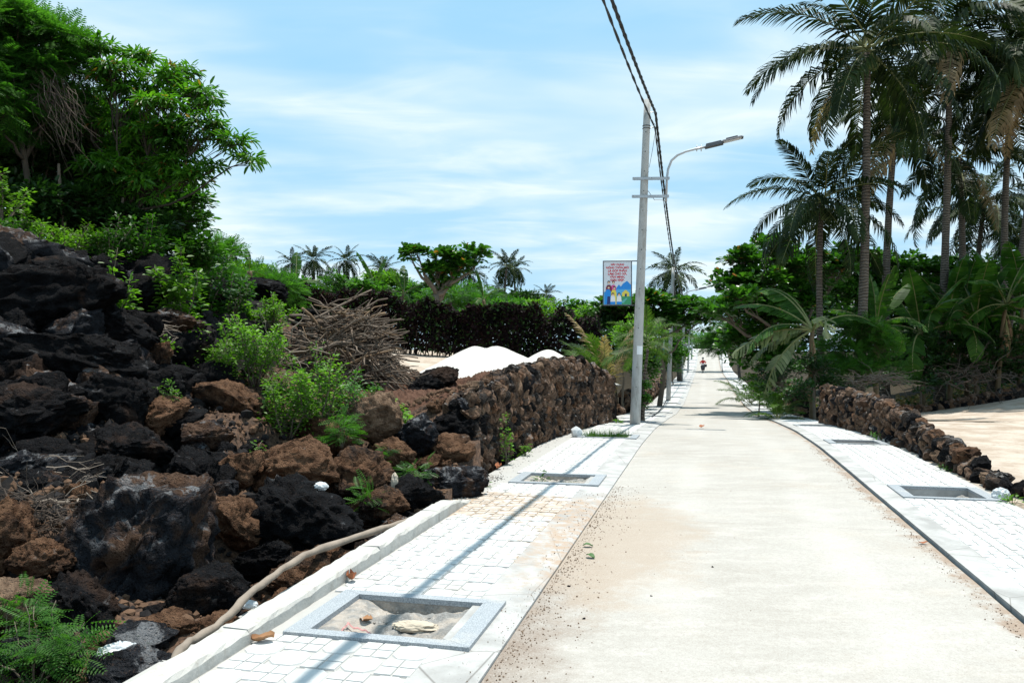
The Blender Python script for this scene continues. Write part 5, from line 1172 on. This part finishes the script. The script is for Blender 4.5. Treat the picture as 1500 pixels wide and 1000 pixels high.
def span(label, a, b_, sag, r, strands=2, tw=14, name="overhead_cable"):
    a = np.array(a, float); b_ = np.array(b_, float); n = 60; t = np.linspace(0, 1, n)[:, None]; p = a * (1 - t) + b_ * t; p[:, 2] -= sag * (4 * t * (1 - t))[:, 0]; mb = MB(); d = unit(b_ - a); s1 = unit(np.cross(d, (0, 0, 1))); s2 = np.cross(s1, d)
    for k in range(strands):
        ph = t[:, 0] * tw * 2 * math.pi + k * 2 * math.pi / strands; off = (s1 * np.cos(ph)[:, None] + s2 * np.sin(ph)[:, None]) * r * (1.0 if strands > 1 else 0); mb.tube(p - a + off, r, 5)
    o = mb.build(name, m_black, None, True); o.location = a; tag(o, label, "cable")
x0, y0 = XY(-6, -1.74)
span("thick twisted black power cable sweeping down from above to the nearest pole", (x0, y0, 6.9), hook(0, .33), .50, .018, 4, 20)
span("thinner black cable below the thick one, reaching the nearest pole's lower hook", (x0 + .05, y0, 6.7), hook(0, .68), .55, .013, 2, 16)
span("thick black cable from the nearest pole down to the second pole", hook(0, .33), hook(1, .33), .45, .019, 4, 20)
span("thin black cable under the thick one between the first and second poles", hook(0, .68), hook(1, .68), .5, .012, 2, 16)
span("distant cable between the second and third poles", hook(1, .33), hook(2, .33), .45, .03, 1); span("distant cable between the third and fourth poles", hook(2, .33), hook(3, .33), .45, .03, 1)
# ground wire loose on the far left pavement
pp = [P(955, 600, 24.5), P(962, 590, 29), P(966, 583, 33), P(974, 571, 41), P(979, 563, 50)]
q = np.array([W(*UV(p_[0], p_[1]), .03) for p_ in pp]); b = MB().tube(q - q[0], .018, 5); o = b.build("loose_wire", m_black, None, True); o.location = q[0]; tag(o, "loose black wire lying along the left pavement beyond the first pole", "wire")

# ------------------------------------------------------------------ signboards
def flat(name, col, rough=.5): m, t = mat(name); t.out(col, rough, None, .3); return m
m_board = flat("board_white", (.66, .70, .76)); m_red = flat("print_red", (.62, .03, .05)); m_blue = flat("print_blue", (.02, .25, .70)); m_sky = flat("print_sky", (.10, .42, .75)); m_navy = flat("print_navy", (.02, .04, .16))
m_green = flat("print_green", (.05, .30, .14)); m_yel = flat("print_yellow", (.75, .62, .10)); m_mar = flat("print_maroon", (.22, .03, .06)); m_pink = flat("print_pink", (.65, .10, .30)); m_skin = flat("print_skin", (.75, .50, .36)); m_white = flat("print_white", (.78, .80, .82)); m_hair = flat("print_hair", (.02, .02, .02)); m_teal = flat("print_teal", (.12, .42, .42))
def signboard(label, origin, w, h, rz, text=True):
    t0 = thing("signboard", label, "sign", origin, rz)
    MB().box((w / 2, 0, h / 2), (w, .012, h)).build("panel", m_board, t0)
    b = MB(); f = .02
    for c, s in (((w / 2, 0, 0), (w + f, .03, f)), ((w / 2, 0, h), (w + f, .03, f)), ((0, 0, h / 2), (f, .028, h - f)), ((w, 0, h / 2), (f, .028, h - f))): b.box(c, s)
    b.build("frame", m_dsteel, t0)
    for zz in (0.0, h): 
        b = MB(); b.box((w + .14, .0, zz + .0), (.28 - f - .004, .022, .022)); b.build("mounting_bar", m_dsteel, t0)
    k = [0]
    def poly(name, pts, m, lay):
        V = [(x * w, -.0075 - lay * .0012, z * h) for x, z in pts]; MB().add(V, [tuple(range(len(V)))]).build(name, m, t0)
    def disc(x, z, r, m, lay, name="printed_head", sy=1.0): poly(name, [(x + r * math.cos(a), z + r * sy * w / h * math.sin(a)) for a in np.linspace(0, 2 * math.pi, 13)[:-1]], m, lay)
    poly("printed_sky", [(.02, .015), (.98, .015), (.98, .40), (.55, .40), (.40, .33), (.02, .30)], m_sky, 1)
    poly("printed_mountain", [(.45, .38), (.55, .47), (.62, .42), (.70, .49), (.84, .55), (.98, .46), (.98, .36), (.45, .36)], m_blue, 2)
    poly("printed_field", [(.40, .015), (.98, .015), (.98, .20), (.66, .23), (.48, .18)], m_green, 3)
    poly("printed_river", [(.56, .05), (.80, .16), (.86, .16), (.72, .05)], m_teal, 4)
    poly("printed_house", [(.66, .20), (.92, .20), (.92, .28), (.79, .35), (.66, .28)], m_yel, 5); poly("printed_door", [(.76, .20), (.83, .20), (.83, .26), (.76, .26)], m_navy, 6)
    for (x, z, cw, top, m_, hd) in ((.20, .38, .19, .46, m_mar, .53), (.36, .38, .17, .46, m_pink, .53)):
        poly("printed_figure", [(x - cw * .5, .2), (x + cw * .5, .2), (x + cw * .55, .40), (x + cw * .28, top), (x - cw * .28, top), (x - cw * .55, .40)], m_, 5); disc(x, hd - .01, .05, m_hair, 6, sy=1.1); disc(x, hd - .02, .038, m_skin, 7)
    for (x, cw, base, top, m_, lay) in ((.17, .22, .02, .36, m_blue, 8), (.37, .20, .02, .35, m_yel, 8)):
        poly("printed_figure", [(x - cw * .5, base), (x + cw * .5, base), (x + cw * .5, top - .07), (x + cw * .25, top), (x - cw * .25, top), (x - cw * .5, top - .07)], m_, lay); disc(x + .02, top + .05, .045, m_hair, lay + 1); disc(x + .02, top + .035, .036, m_skin, lay + 2)
    poly("printed_trousers", [(.13, .02), (.26, .02), (.24, .2), (.15, .2)], m_navy, 10)
    for x in (.34, .56):
        poly("printed_child", [(x - .09, .08), (x + .09, .08), (x + .07, .2), (x + .03, .22), (x - .03, .22), (x - .07, .2)], m_white, 11); poly("printed_shorts", [(x - .09, .02), (x + .09, .02), (x + .09, .08), (x - .09, .08)], m_blue, 12); disc(x, .25, .05, m_hair, 12); disc(x, .235, .038, m_skin, 13)
    if text:
        L_ = [("XÂY DỰNG", .93, .52), ("NÔNG THÔN MỚI", .86, .86), ("LÀ GÓP PHẦN", .79, .72), ("LÀM CHO XÃ,", .72, .72), ("VĂN MINH,", .65, .58), ("GIÀU ĐẸP.", .58, .54)]
        for i, (s, zc_, wf) in enumerate(L_):
            cu = bpy.data.curves.new("lettering", 'FONT'); cu.body = s; cu.align_x = 'CENTER'; cu.align_y = 'CENTER'; cu.size = .1; cu.offset = .0035; cu.extrude = .0006; cu.materials.append(m_red)
            o = link("lettering", cu, t0); bpy.context.view_layer.update(); wd = max(o.dimensions.x, .01)
            o.rotation_euler = (R(90), 0, 0); o.location = (w * .5, -.009, h * zc_ - .012); sc_ = w * wf * .92 / wd; o.scale = (sc_, min(sc_, .066 / .072), 1)
            bpy.context.view_layer.update(); me = bpy.data.meshes.new_from_object(o.evaluated_get(bpy.context.evaluated_depsgraph_get())); M_ = o.matrix_local.copy(); bpy.data.objects.remove(o); o = link('lettering', me, t0); o.matrix_local = M_
    return t0
pb = PO[0]; d0 = 19.25
c = P(925, 447, 19.35); signboard("white signboard with red lettering and a painted family, fixed to the nearest pole", (c[0] - .665, c[1] + .02, c[2]), .665, 1.04, R(-4.0))
c = P(974, 523, 44.6); signboard("second similar signboard, low behind the palm fronds on the second pole", (c[0] - .62, c[1], c[2]), .60, .95, R(-4), False)
# paper notice on the pole
c = P(939, 503, 19.02); b = MB(); 
for i in range(4): pass
ang = np.linspace(-2.2, -.9, 6); rr = .119; V = [(rr * math.cos(a), rr * math.sin(a), z) for z in (-.1, .1) for a in ang]
bb = W(PO[0][0], PO[0][1]); b.add(V, [(i, i + 1, i + 7, i + 6) for i in range(5)]); o = b.build("paper_notice", m_white, None); o.location = (bb.x + math.sin(LEAN) * 1.75 + .0, bb.y, bb.z + 1.75); o.rotation_euler = (0, LEAN, .3); tag(o, "small torn white paper stuck on the nearest pole", "paper")

# ------------------------------------------------------------------ motorcyclist
m_shirt = simple("red_shirt", (.55, .035, .03), .8, .2, 20); m_dark = simple("dark_trousers", (.015, .017, .025), .8, .2, 20); m_tyre = simple("tyre_rubber", (.015, .015, .015), .8, .1, 20); m_paint = simple("scooter_paint", (.03, .035, .05), .35, .1, 10, 0, .6); m_skin2 = simple("skin", (.42, .25, .16), .6, .1, 20); m_helm = simple("helmet_grey", (.05, .06, .07), .3, .1, 9, 0, .6); m_wpan = simple("white_panel", (.7, .72, .75), .4, .1, 9)
mu = 95.0; mv = -.30; ml = W(mu, mv, -.03); rzb = -AZ + math.pi        # facing the camera: local +Y is the direction of travel
mo = thing("motorbike", "dark motorbike coming down the far road towards the camera", "motorbike", ml, rzb)
def torus(c, R_, r_, m):
    b = MB(); a = np.linspace(0, 2 * math.pi, 19); b.tube(np.stack([a * 0, np.cos(a) * R_, np.sin(a) * R_], 1) + np.array(c), r_, 7, cap=False); return b
for yy in (.62, -.62):
    wh = torus((0, yy, .29), .25, .05, None).build("wheel", m_tyre, mo, True); MB().tube([(-.045, yy, .29), (.045, yy, .29)], .06, 10).build("hub", m_steel, wh)
b = MB(); b.box((0, -.35, .66), (.26, .75, .10), taper=.9); b.box((0, -.45, .50), (.22, .65, .24), taper=1.05); b.box((0, .02, .36), (.20, .5, .16)); b.build("body", m_paint, mo)
b = MB(); b.box((0, .40, .62), (.34, .07, .50), taper=1.1); b.box((-.14, .36, .45), (.08, .10, .36)); b.box((.14, .36, .45), (.08, .10, .36)); b.build("leg_shield", m_paint, mo)
b = MB(); b.tube([(0, .60, .30), (0, .50, .60), (0, .40, .98)], .035, 8); b.build("fork", m_dsteel, mo); b = MB(); b.box((0, .62, .56), (.10, .32, .03)); b.build("mudguard", m_paint, mo)
b = MB(); b.tube([(-.36, .28, 1.02), (-.15, .38, 1.0), (.15, .38, 1.0), (.36, .28, 1.02)], .018, 6); b.build("handlebar", m_dsteel, mo); b = MB(); b.box((0, .44, .98), (.22, .12, .16), taper=.8); b.build("headlight", m_wpan, mo)
for sx_ in (-1, 1):
    b = MB(); b.tube([(sx_ * .22, .34, 1.02), (sx_ * .32, .36, 1.2)], .008, 5); b.box((sx_ * .33, .36, 1.23), (.10, .02, .06)); b.build("mirror", m_dsteel, mo)
b = MB(); b.box((-.30, .05, .80), (.26, .30, .28), taper=1.1); bg_ = b.build("carrier_bag", m_dark, None); bg_.location = ml; bg_.rotation_euler = (0, 0, rzb); tag(bg_, "dark bag hanging at the side of the motorbike", "bag")
pe = thing("person", "rider in a red shirt and dark helmet seated on the motorbike", "person", ml, rzb)
def skinbody(name, verts, edges, radii, m, parent, sub=1):
    me = bpy.data.meshes.new(name); me.from_pydata(verts, edges, []); me.materials.append(m); o = link(name, me, parent); md = o.modifiers.new("skin", 'SKIN'); md.use_smooth_shade = True
    for i, r_ in enumerate(radii): me.skin_vertices[0].data[i].radius = (r_, r_) if np.isscalar(r_) else r_
    me.skin_vertices[0].data[0].use_root = True; sb = o.modifiers.new("sub", 'SUBSURF'); sb.levels = sub; sb.render_levels = sub; return o
vt = [(0, -.28, .80), (0, -.24, 1.05), (0, -.18, 1.27), (0, -.14, 1.38), (0, -.12, 1.47), (0, -.10, 1.58),
      (-.19, -.17, 1.30), (-.30, .0, 1.10), (-.33, .24, 1.04), (.19, -.17, 1.30), (.30, .0, 1.10), (.33, .24, 1.04),
      (-.10, -.28, .78), (-.20, .12, .76), (-.15, .16, .36), (-.15, .26, .30), (.10, -.28, .78), (.20, .12, .76), (.15, .16, .36), (.15, .26, .30)]
ed = [(0, 1), (1, 2), (2, 3), (3, 4), (4, 5), (2, 6), (6, 7), (7, 8), (2, 9), (9, 10), (10, 11), (0, 12), (12, 13), (13, 14), (14, 15), (0, 16), (16, 17), (17, 18), (18, 19)]
rd = [(.15, .12), (.14, .11), (.17, .11), (.07, .07), (.05, .05), (.09, .10), .07, .05, .035, .07, .05, .035, .10, .08, .05, .05, .10, .08, .05, .05]
for s in (1, ): 
    me = bpy.data.meshes.new("body"); me.from_pydata(vt, ed, []); o = link("body", me, pe); o.modifiers.new("skin", 'SKIN')
    sv = me.skin_vertices[0].data if len(me.skin_vertices) else None
bpy.context.view_layer.update()
if len(o.data.skin_vertices) == 0:
    bm = bmesh.new(); bm.from_mesh(o.data); bm.verts.layers.skin.verify(); bm.to_mesh(o.data); bm.free()
for i, r_ in enumerate(rd): o.data.skin_vertices[0].data[i].radius = r_ if isinstance(r_, tuple) else (r_, r_)
o.data.skin_vertices[0].data[0].use_root = True; sb = o.modifiers.new("sub", 'SUBSURF'); sb.levels = 1; sb.render_levels = 1
m_body, t = mat("rider_clothes"); tcn = t.n('ShaderNodeTexCoord'); s_ = t.n('ShaderNodeSeparateXYZ'); t.l(tcn.outputs['Object'], s_.inputs[0]); c = t.mix(t.ramp(s_.outputs[2], .86, .88), (.015, .017, .025), (.58, .035, .03)); c = t.mix(t.ramp(s_.outputs[2], 1.42, 1.44), c, (.42, .25, .16))
hand = t.math('MULTIPLY', t.ramp(s_.outputs[1], .14, .16), t.ramp(s_.outputs[2], .9, .92)); c = t.mix(hand, c, (.42, .25, .16)); t.out(c, .8); o.data.materials.append(m_body)
V, F = ICO[3]; hv = V * (.125, .145, .125) + (0, -.10, 1.63); keep = hv[:, 2] > 1.55; F2 = F[keep[F].all(1)]; MB().add(hv, F2).build("helmet", m_helm, pe, True)

# ------------------------------------------------------------------ small things
def tuft(label, loc, r, n, h, seed, name="grass_tuft", cat="grass", m=L_grass, tpl='blade'):
    g = np.random.default_rng(seed); b = MB(); pos = np.stack([g.normal(0, r, n), g.normal(0, r, n), np.zeros(n)], 1); ax = unit(np.stack([g.normal(0, .5, n), g.normal(0, .5, n), np.ones(n)], 1)); nr = g.normal(size=(n, 3)); put_leaves(b, tpl, pos, ax, nr, h * g.uniform(.4, 1.1, n)); o = b.build(name, m); o.location = loc; return tag(o, label, cat)
g = np.random.default_rng(90)
b = MB(); n = 1100; vv_ = g.uniform(-2.2, -1.42, n); uu_ = 14.99 + PITL * .5 + g.normal(0, .16, n); uu_ = np.clip(uu_, 15.08, 15.72); pos = np.array([W(a, c_, -.10) for a, c_ in zip(uu_, vv_)]); put_leaves(b, 'blade', pos, unit(np.stack([g.normal(0, .5, n), g.normal(0, .5, n), np.ones(n)], 1)), g.normal(size=(n, 3)), g.uniform(.08, .30, n)); tag(b.build("grass", L_grass), kind='stuff')
b = MB(); n = 260; pos = np.array([W(a, c_, -.08) for a, c_ in zip(g.uniform(9.7, 10.1, n), g.normal(-1.55, .12, n))]); put_leaves(b, 'blade', pos, unit(np.stack([g.normal(0, .6, n), g.normal(0, .6, n), np.ones(n)], 1)), g.normal(size=(n, 3)), g.uniform(.04, .12, n)); tag(b.build("grass", L_grass), kind='stuff')
shrub("weed", "small leafy weed in the left pit beside the wall's near end", "weed", W(10.05, -1.98, -.1), .22, .08, 4, 60, 'oval', .05, L_mid, 500, spread=.05, stem_r=.005)
shrub("climbing_weed", "tall thin yellow green weed growing against the stone wall", "weed", W(11.15, -2.72, 0), .85, .06, 4, 150, 'small', .055, L_bright, 501, spread=.05, stem_r=.006)
shrub("weed", "bright weed at the foot of the stone wall", "weed", W(12.2, -2.68, 0), .20, .12, 5, 80, 'oval', .06, L_bright, 502, spread=.05, stem_r=.005)
shrub("weed", "small weed between the grey boulder and the pavement edge", "weed", W(9.3, -2.55, 0), .10, .08, 5, 50, 'small', .045, L_bright, 503, spread=.04, stem_r=.004)
shrub("weed", "small bright weed at the near foot of the right stone wall", "weed", W(9.55, 3.12, 0), .12, .10, 5, 60, 'oval', .05, L_bright, 504, spread=.04, stem_r=.004)
shrub("weed", "low weed at the middle foot of the right stone wall", "weed", W(11.9, 3.08, 0), .08, .08, 5, 50, 'oval', .045, L_mid, 505, spread=.04, stem_r=.004)
shrub("weed", "small green weed on the far foot of the right stone wall", "weed", W(16.2, 3.05, 0), .18, .12, 5, 60, 'oval', .06, L_mid, 506, spread=.04, stem_r=.004)
shrub("weed", "small green plant on the pavement left of the nearest pole", "weed", W(19.9, -2.1, 0), .12, .14, 5, 40, 'oval', .08, L_bright, 507, spread=.04, stem_r=.004)
# fallen leaves, litter
def flatleaf(label, loc, size, m, seed, tpl='broad', name="fallen_leaf", cat="leaf", curl=.3):
    g = np.random.default_rng(seed); b = MB(); n = 9; V = []
    for i in range(n):
        s = i / (n - 1); w_ = .32 * math.sin(math.pi * min(1, s * .92 + .05)) ** .8
        for q in (-1, -.45, 0, .45, 1): V.append(((s - .5), w_ * q, curl * (abs(q) ** 2) * .35 * g.uniform(.7, 1.2) + .10 * math.sin(s * 5 + seed) + .08))
    V = np.array(V) * size; F = [(i * 5 + j, i * 5 + j + 1, (i + 1) * 5 + j + 1, (i + 1) * 5 + j) for i in range(n - 1) for j in range(4)]
    b.add(V, F); o = b.build(name, m, None, True); o.location = loc; o.rotation_euler = (0, 0, g.uniform(0, 6)); return tag(o, label, cat)
m_drya = simple("dry_leaf_brown", (.34, .18, .09), .8, .3, 12); m_dryb = simple("dry_leaf_rust", (.30, .11, .05), .8, .3, 12); m_gl = simple("green_fallen_leaf", (.05, .12, .03), .6, .3, 12)
flatleaf("curled brown leaf on the pavement against the kerb wall in the foreground", W(4.05, -2.36, .01), .13, m_drya, 1, curl=.6)
flatleaf("rust brown leaf curled against the kerb wall just past the nearest pit", W(5.25, -2.38, .02), .11, m_dryb, 2, curl=1.1)
flatleaf("dry brown leaf lying inside the nearest planting pit", W(4.62, -2.0, -.035), .12, m_drya, 3)
flatleaf("orange brown leaf lying in the middle of the road beyond the near stretch", P(1028, 619, 18.3) * (1, 1, 0) + (0, 0, -.11), .18, m_dryb, 4)
flatleaf("green leaf fallen on the sand at the left edge of the road", W(6.75, -.95, -.02), .085, m_gl, 5); flatleaf("pair leaf, greener one fallen just nearer the camera on the road's edge", W(6.4, -.88, -.02), .09, m_gl, 6)
flatleaf("orange brown leaf at the foot of the stone wall by its near end", W(10.7, -2.72, .02), .14, m_dryb, 7, curl=.8); flatleaf("tiny dry leaf on the edge of the right pavement", W(7.5, 1.78, -.02), .07, m_dryb, 8)
# leaf litter under the groves
def litter(n, x0, x1, y0, y1, m, size, seed):
    g = np.random.default_rng(seed); x, y = g.uniform(x0, x1, n), g.uniform(y0, y1, n); b = MB(); z = H(x, y) + .03
    put_leaves(b, 'oval', np.column_stack([x, y, z]), unit(np.column_stack([g.normal(size=n), g.normal(size=n), g.normal(0, .35, n)])), np.column_stack([g.normal(0, .4, n), g.normal(0, .4, n), np.ones(n)]), size * g.uniform(.5, 1.3, n)); return tag(b.build("leaf_litter", m), kind='stuff')
litter(4500, 9.5, 22, 31.6, 39, L_palmd, .22, 61); litter(2500, 9.5, 22, 31.6, 38, L_dark, .22, 62)
# rag in the pit
m_rag = simple("cream_rag", (.48, .41, .32), .9, .15, 20, .3); m_bag = simple("white_plastic", (.55, .57, .58), .35, .1, 9, 0, .5); m_tape = simple("red_white_tape", (.60, .30, .28), .5, .6, 40)
def crumple(label, loc, s, m, seed, name, cat, rz=0, sub=4):
    V, F = ICO[sub]; V = V * (1 + .5 * fbm(V * 1.6 + seed, 3, .6, 2.1, True)[:, None]); V = V * s; o = MB().add(V, F).build(name, m, None, False); o.location = loc; o.rotation_euler = (0, 0, rz); return tag(o, label, cat)
crumple("crumpled cream rag lying in the nearest planting pit", W(4.56, -1.66, -.025), (.11, .045, .026), m_rag, 3, "rag", "rag", -.2)
crumple("white plastic bag caught among the rocks in the bottom left corner", P(172, 958, 4.35), (.085, .05, .05), m_bag, 5, "plastic_bag", "bag", .3)
crumple("fluffy white plastic scrap against the near part of the right stone wall", W(9.75, 3.08, .05), (.07, .06, .06), m_bag, 8, "plastic_bag", "bag")
crumple("small white paper box at the left end of the grassy pit", W(15.2, -2.36, .08), (.09, .08, .09), m_bag, 11, "paper_box", "litter", sub=2)
crumple("white scrap on top of the lumpy black boulder", P(470, 712, 7.0), (.05, .04, .03), m_bag, 12, "paper_scrap", "litter", sub=3); crumple("pale scrap between the dark cracked and rounded grey boulders", P(578, 705, 8.5), (.03, .03, .07), m_rag, 13, "paper_scrap", "litter", sub=3)
crumple("pale plastic scrap below the fallen branch near the kerb wall", P(365, 885, 5.0), (.04, .03, .02), m_bag, 14, "paper_scrap", "litter", sub=3)
b = MB(); g = np.random.default_rng(4); b.tube(wob((0, 0, 0), (.03, .10, .03), 8, .1, g), .006, 4); b.tube(wob((.03, .1, .03), (.18, .0, .0), 8, .1, g), .006, 4); o = b.build("tape_strip", m_tape); o.location = W(4.38, -2.06, -.035); tag(o, "strip of red and white tape in the nearest planting pit", "tape")
# plastic cup
m_cup, t = mat("clear_cup"); t.out((.75, .78, .80), .25, None, .5); b = MB(); a = np.linspace(0, 2 * math.pi, 17)[:-1]
for (z0, z1, r0, r1) in ((0, .02, .032, .034), (.02, .09, .034, .045), (.09, .10, .048, .048)):
    V = [(r0 * math.cos(x), r0 * math.sin(x), z0) for x in a] + [(r1 * math.cos(x), r1 * math.sin(x), z1) for x in a]; b.add(V, [(i, (i + 1) % 16, 16 + (i + 1) % 16, 16 + i) for i in range(16)])
b.add([(.031 * math.cos(x), .031 * math.sin(x), .001) for x in a], [tuple(range(16))]); o = b.build("plastic_cup", m_cup, None, True); o.location = P(614, 618, 10.1); o.rotation_euler = (R(160), R(20), 0); tag(o, "clear plastic cup lying upside down on the rocks near the wall", "cup")
# white marker stone
c = P(1070, 557, 43); o = MB().box((0, 0, .25), (.42, .12, .62), taper=.96).build("marker_post", m_kerb); o.location = W(44.2, 3.25, -.0); tag(o, "small white concrete marker post beside the far right pavement", "marker")
# gravel: countless crumbs by the road edge, in the pits and on the ash
def gravel(n, fn, smin, smax, m, seed):
    g = np.random.default_rng(seed); V0, F0 = ICO[2][0][:12] * 0, None; bm = bmesh.new(); bmesh.ops.create_icosphere(bm, subdivisions=1, radius=1); V0 = np.array([v.co for v in bm.verts]); F0 = np.array([[v.index for v in f.verts] for f in bm.faces]); bm.free()
    pos = np.array([fn(g) for _ in range(n)]); s = smin + (smax - smin) * g.random(n) ** 3; sc = s[:, None, None] * g.uniform(.6, 1.2, (n, 1, 3)); V = V0[None] * sc * (1 + g.normal(0, .15, (n, 12, 1))) + pos[:, None]
    b = MB(); b.add(V.reshape(-1, 3), (F0[None] + (np.arange(n) * 12)[:, None, None]).reshape(-1, 3)); return tag(b.build("gravel", m), kind='stuff')
gravel(1200, lambda g: W(g.uniform(3.5, 9), -1.04 + abs(g.normal(0, .06)), -.036), .001, .006, m_ash, 1)
gravel(130, lambda g: W(g.uniform(3.5, 10), -.9 + abs(g.normal(0, .6)), -.034), .003, .010, simple("dark_gravel", (.15, .11, .08), .9, .4, 9), 2)
m_dirt = simple("road_dirt_crumbs", (.20, .14, .10), .95, .5, 30, .3, .1)
gravel(2600, lambda g: W(3.4 + 6.5 * g.random() ** 1.2, -1.06 + abs(g.normal(0, .13)) * (1 + .6 * math.sin(g.random() * 6)), -.028), .001, .007, m_dirt, 31)
gravel(500, lambda g: W(g.uniform(3.4, 8.5), -1.12 + g.normal(0, .08), .0), .001, .005, m_dirt, 32)
gravel(1600, lambda g: W(3.6 + 11 * g.random(), 1.80 - abs(g.normal(0, .07)), -.028), .001, .006, m_dirt, 33)
gravel(420, lambda g: W(g.uniform(7.2, 9.2), g.uniform(-2.4, -1.1), .006), .002, .007, m_dirt, 34)
gravel(300, lambda g: W(g.uniform(3, 16), 1.80 - abs(g.normal(0, .06)), -.036), .002, .007, m_ash, 3)
gravel(700, lambda g: W(4.6 + g.uniform(-.27, .27), -1.77 + g.uniform(-.4, .4), -.07 + g.uniform(-.02, .02)), .003, .012, m_ash, 4)
gravel(500, lambda g: W(9.62 + STEP * 0 + .1 + g.uniform(-.27, .27), 2.56 + g.uniform(-.33, .33), -.11 + g.uniform(-.01, .02)), .004, .016, m_sand, 5)
gravel(600, lambda g: W(g.uniform(8.2, 10.2), -2.6 + g.normal(0, .09), .0), .003, .014, m_ash, 6)
gravel(300, lambda g: W(g.uniform(10, 21), -2.62 + g.normal(0, .07) + .02, .0), .003, .012, m_ash, 7)
def slope(u0, u1, v0, v1, up=.0, seed=0, n=6000):
    g = np.random.default_rng(seed); u, v = g.uniform(u0, u1, n * 3), g.uniform(v0, v1, n * 3); x, y = XY(u, v); k = (y > 3.4) & (np.abs(x) < y * .68); x, y = x[k][:n], y[k][:n]; p = np.column_stack([x, y, H(x, y) + up]); it = iter(list(p) * 3)
    return lambda g_: next(it)
m_rub = simple("rust_rubble", (.13, .078, .05), .95, .5, 9, .6, .08); m_rubk = simple("black_rubble", (.022, .020, .020), .95, .5, 9, .6, .08)
gravel(5200, slope(3.2, 10, -6.2, -2.7, 0, 1), .006, .055, m_rub, 21)
gravel(2200, slope(3.2, 10, -6.2, -2.7, 0, 2), .006, .05, m_rubk, 22)
gravel(3800, slope(4.5, 14, -10, -4.2, 0, 3), .012, .10, m_rubk, 23)
gravel(3200, slope(10.3, 14.3, -5.8, -3.0, .12, 4), .008, .05, m_rub, 24)
gravel(90, lambda g: W(g.uniform(3, 20), g.uniform(-.9, 1.7), -.034), .002, .007, simple("road_pebble", (.12, .08, .06), .9, .4, 9), 8)
for i, (u, v, s, lb) in enumerate([(5.6, -.92, .014, "dark pebble at the road's left edge beside the nearest pit"), (4.95, -.72, .014, "dark pebble on the road nearest the camera"), (6.35, .05, .012, "dark pebble on the sandy patch in the road"), (5.5, -.35, .011, "grey pebble on the road between two darker ones"), (8.35, -1.35, .03, "grey stone on the sand where the concrete edge is broken")]):
    place_rock("pebble", SM['black'][i % 4], W(u, v, -.03), (s, s, s * .7), 0, (0, 0), lb, "pebble")
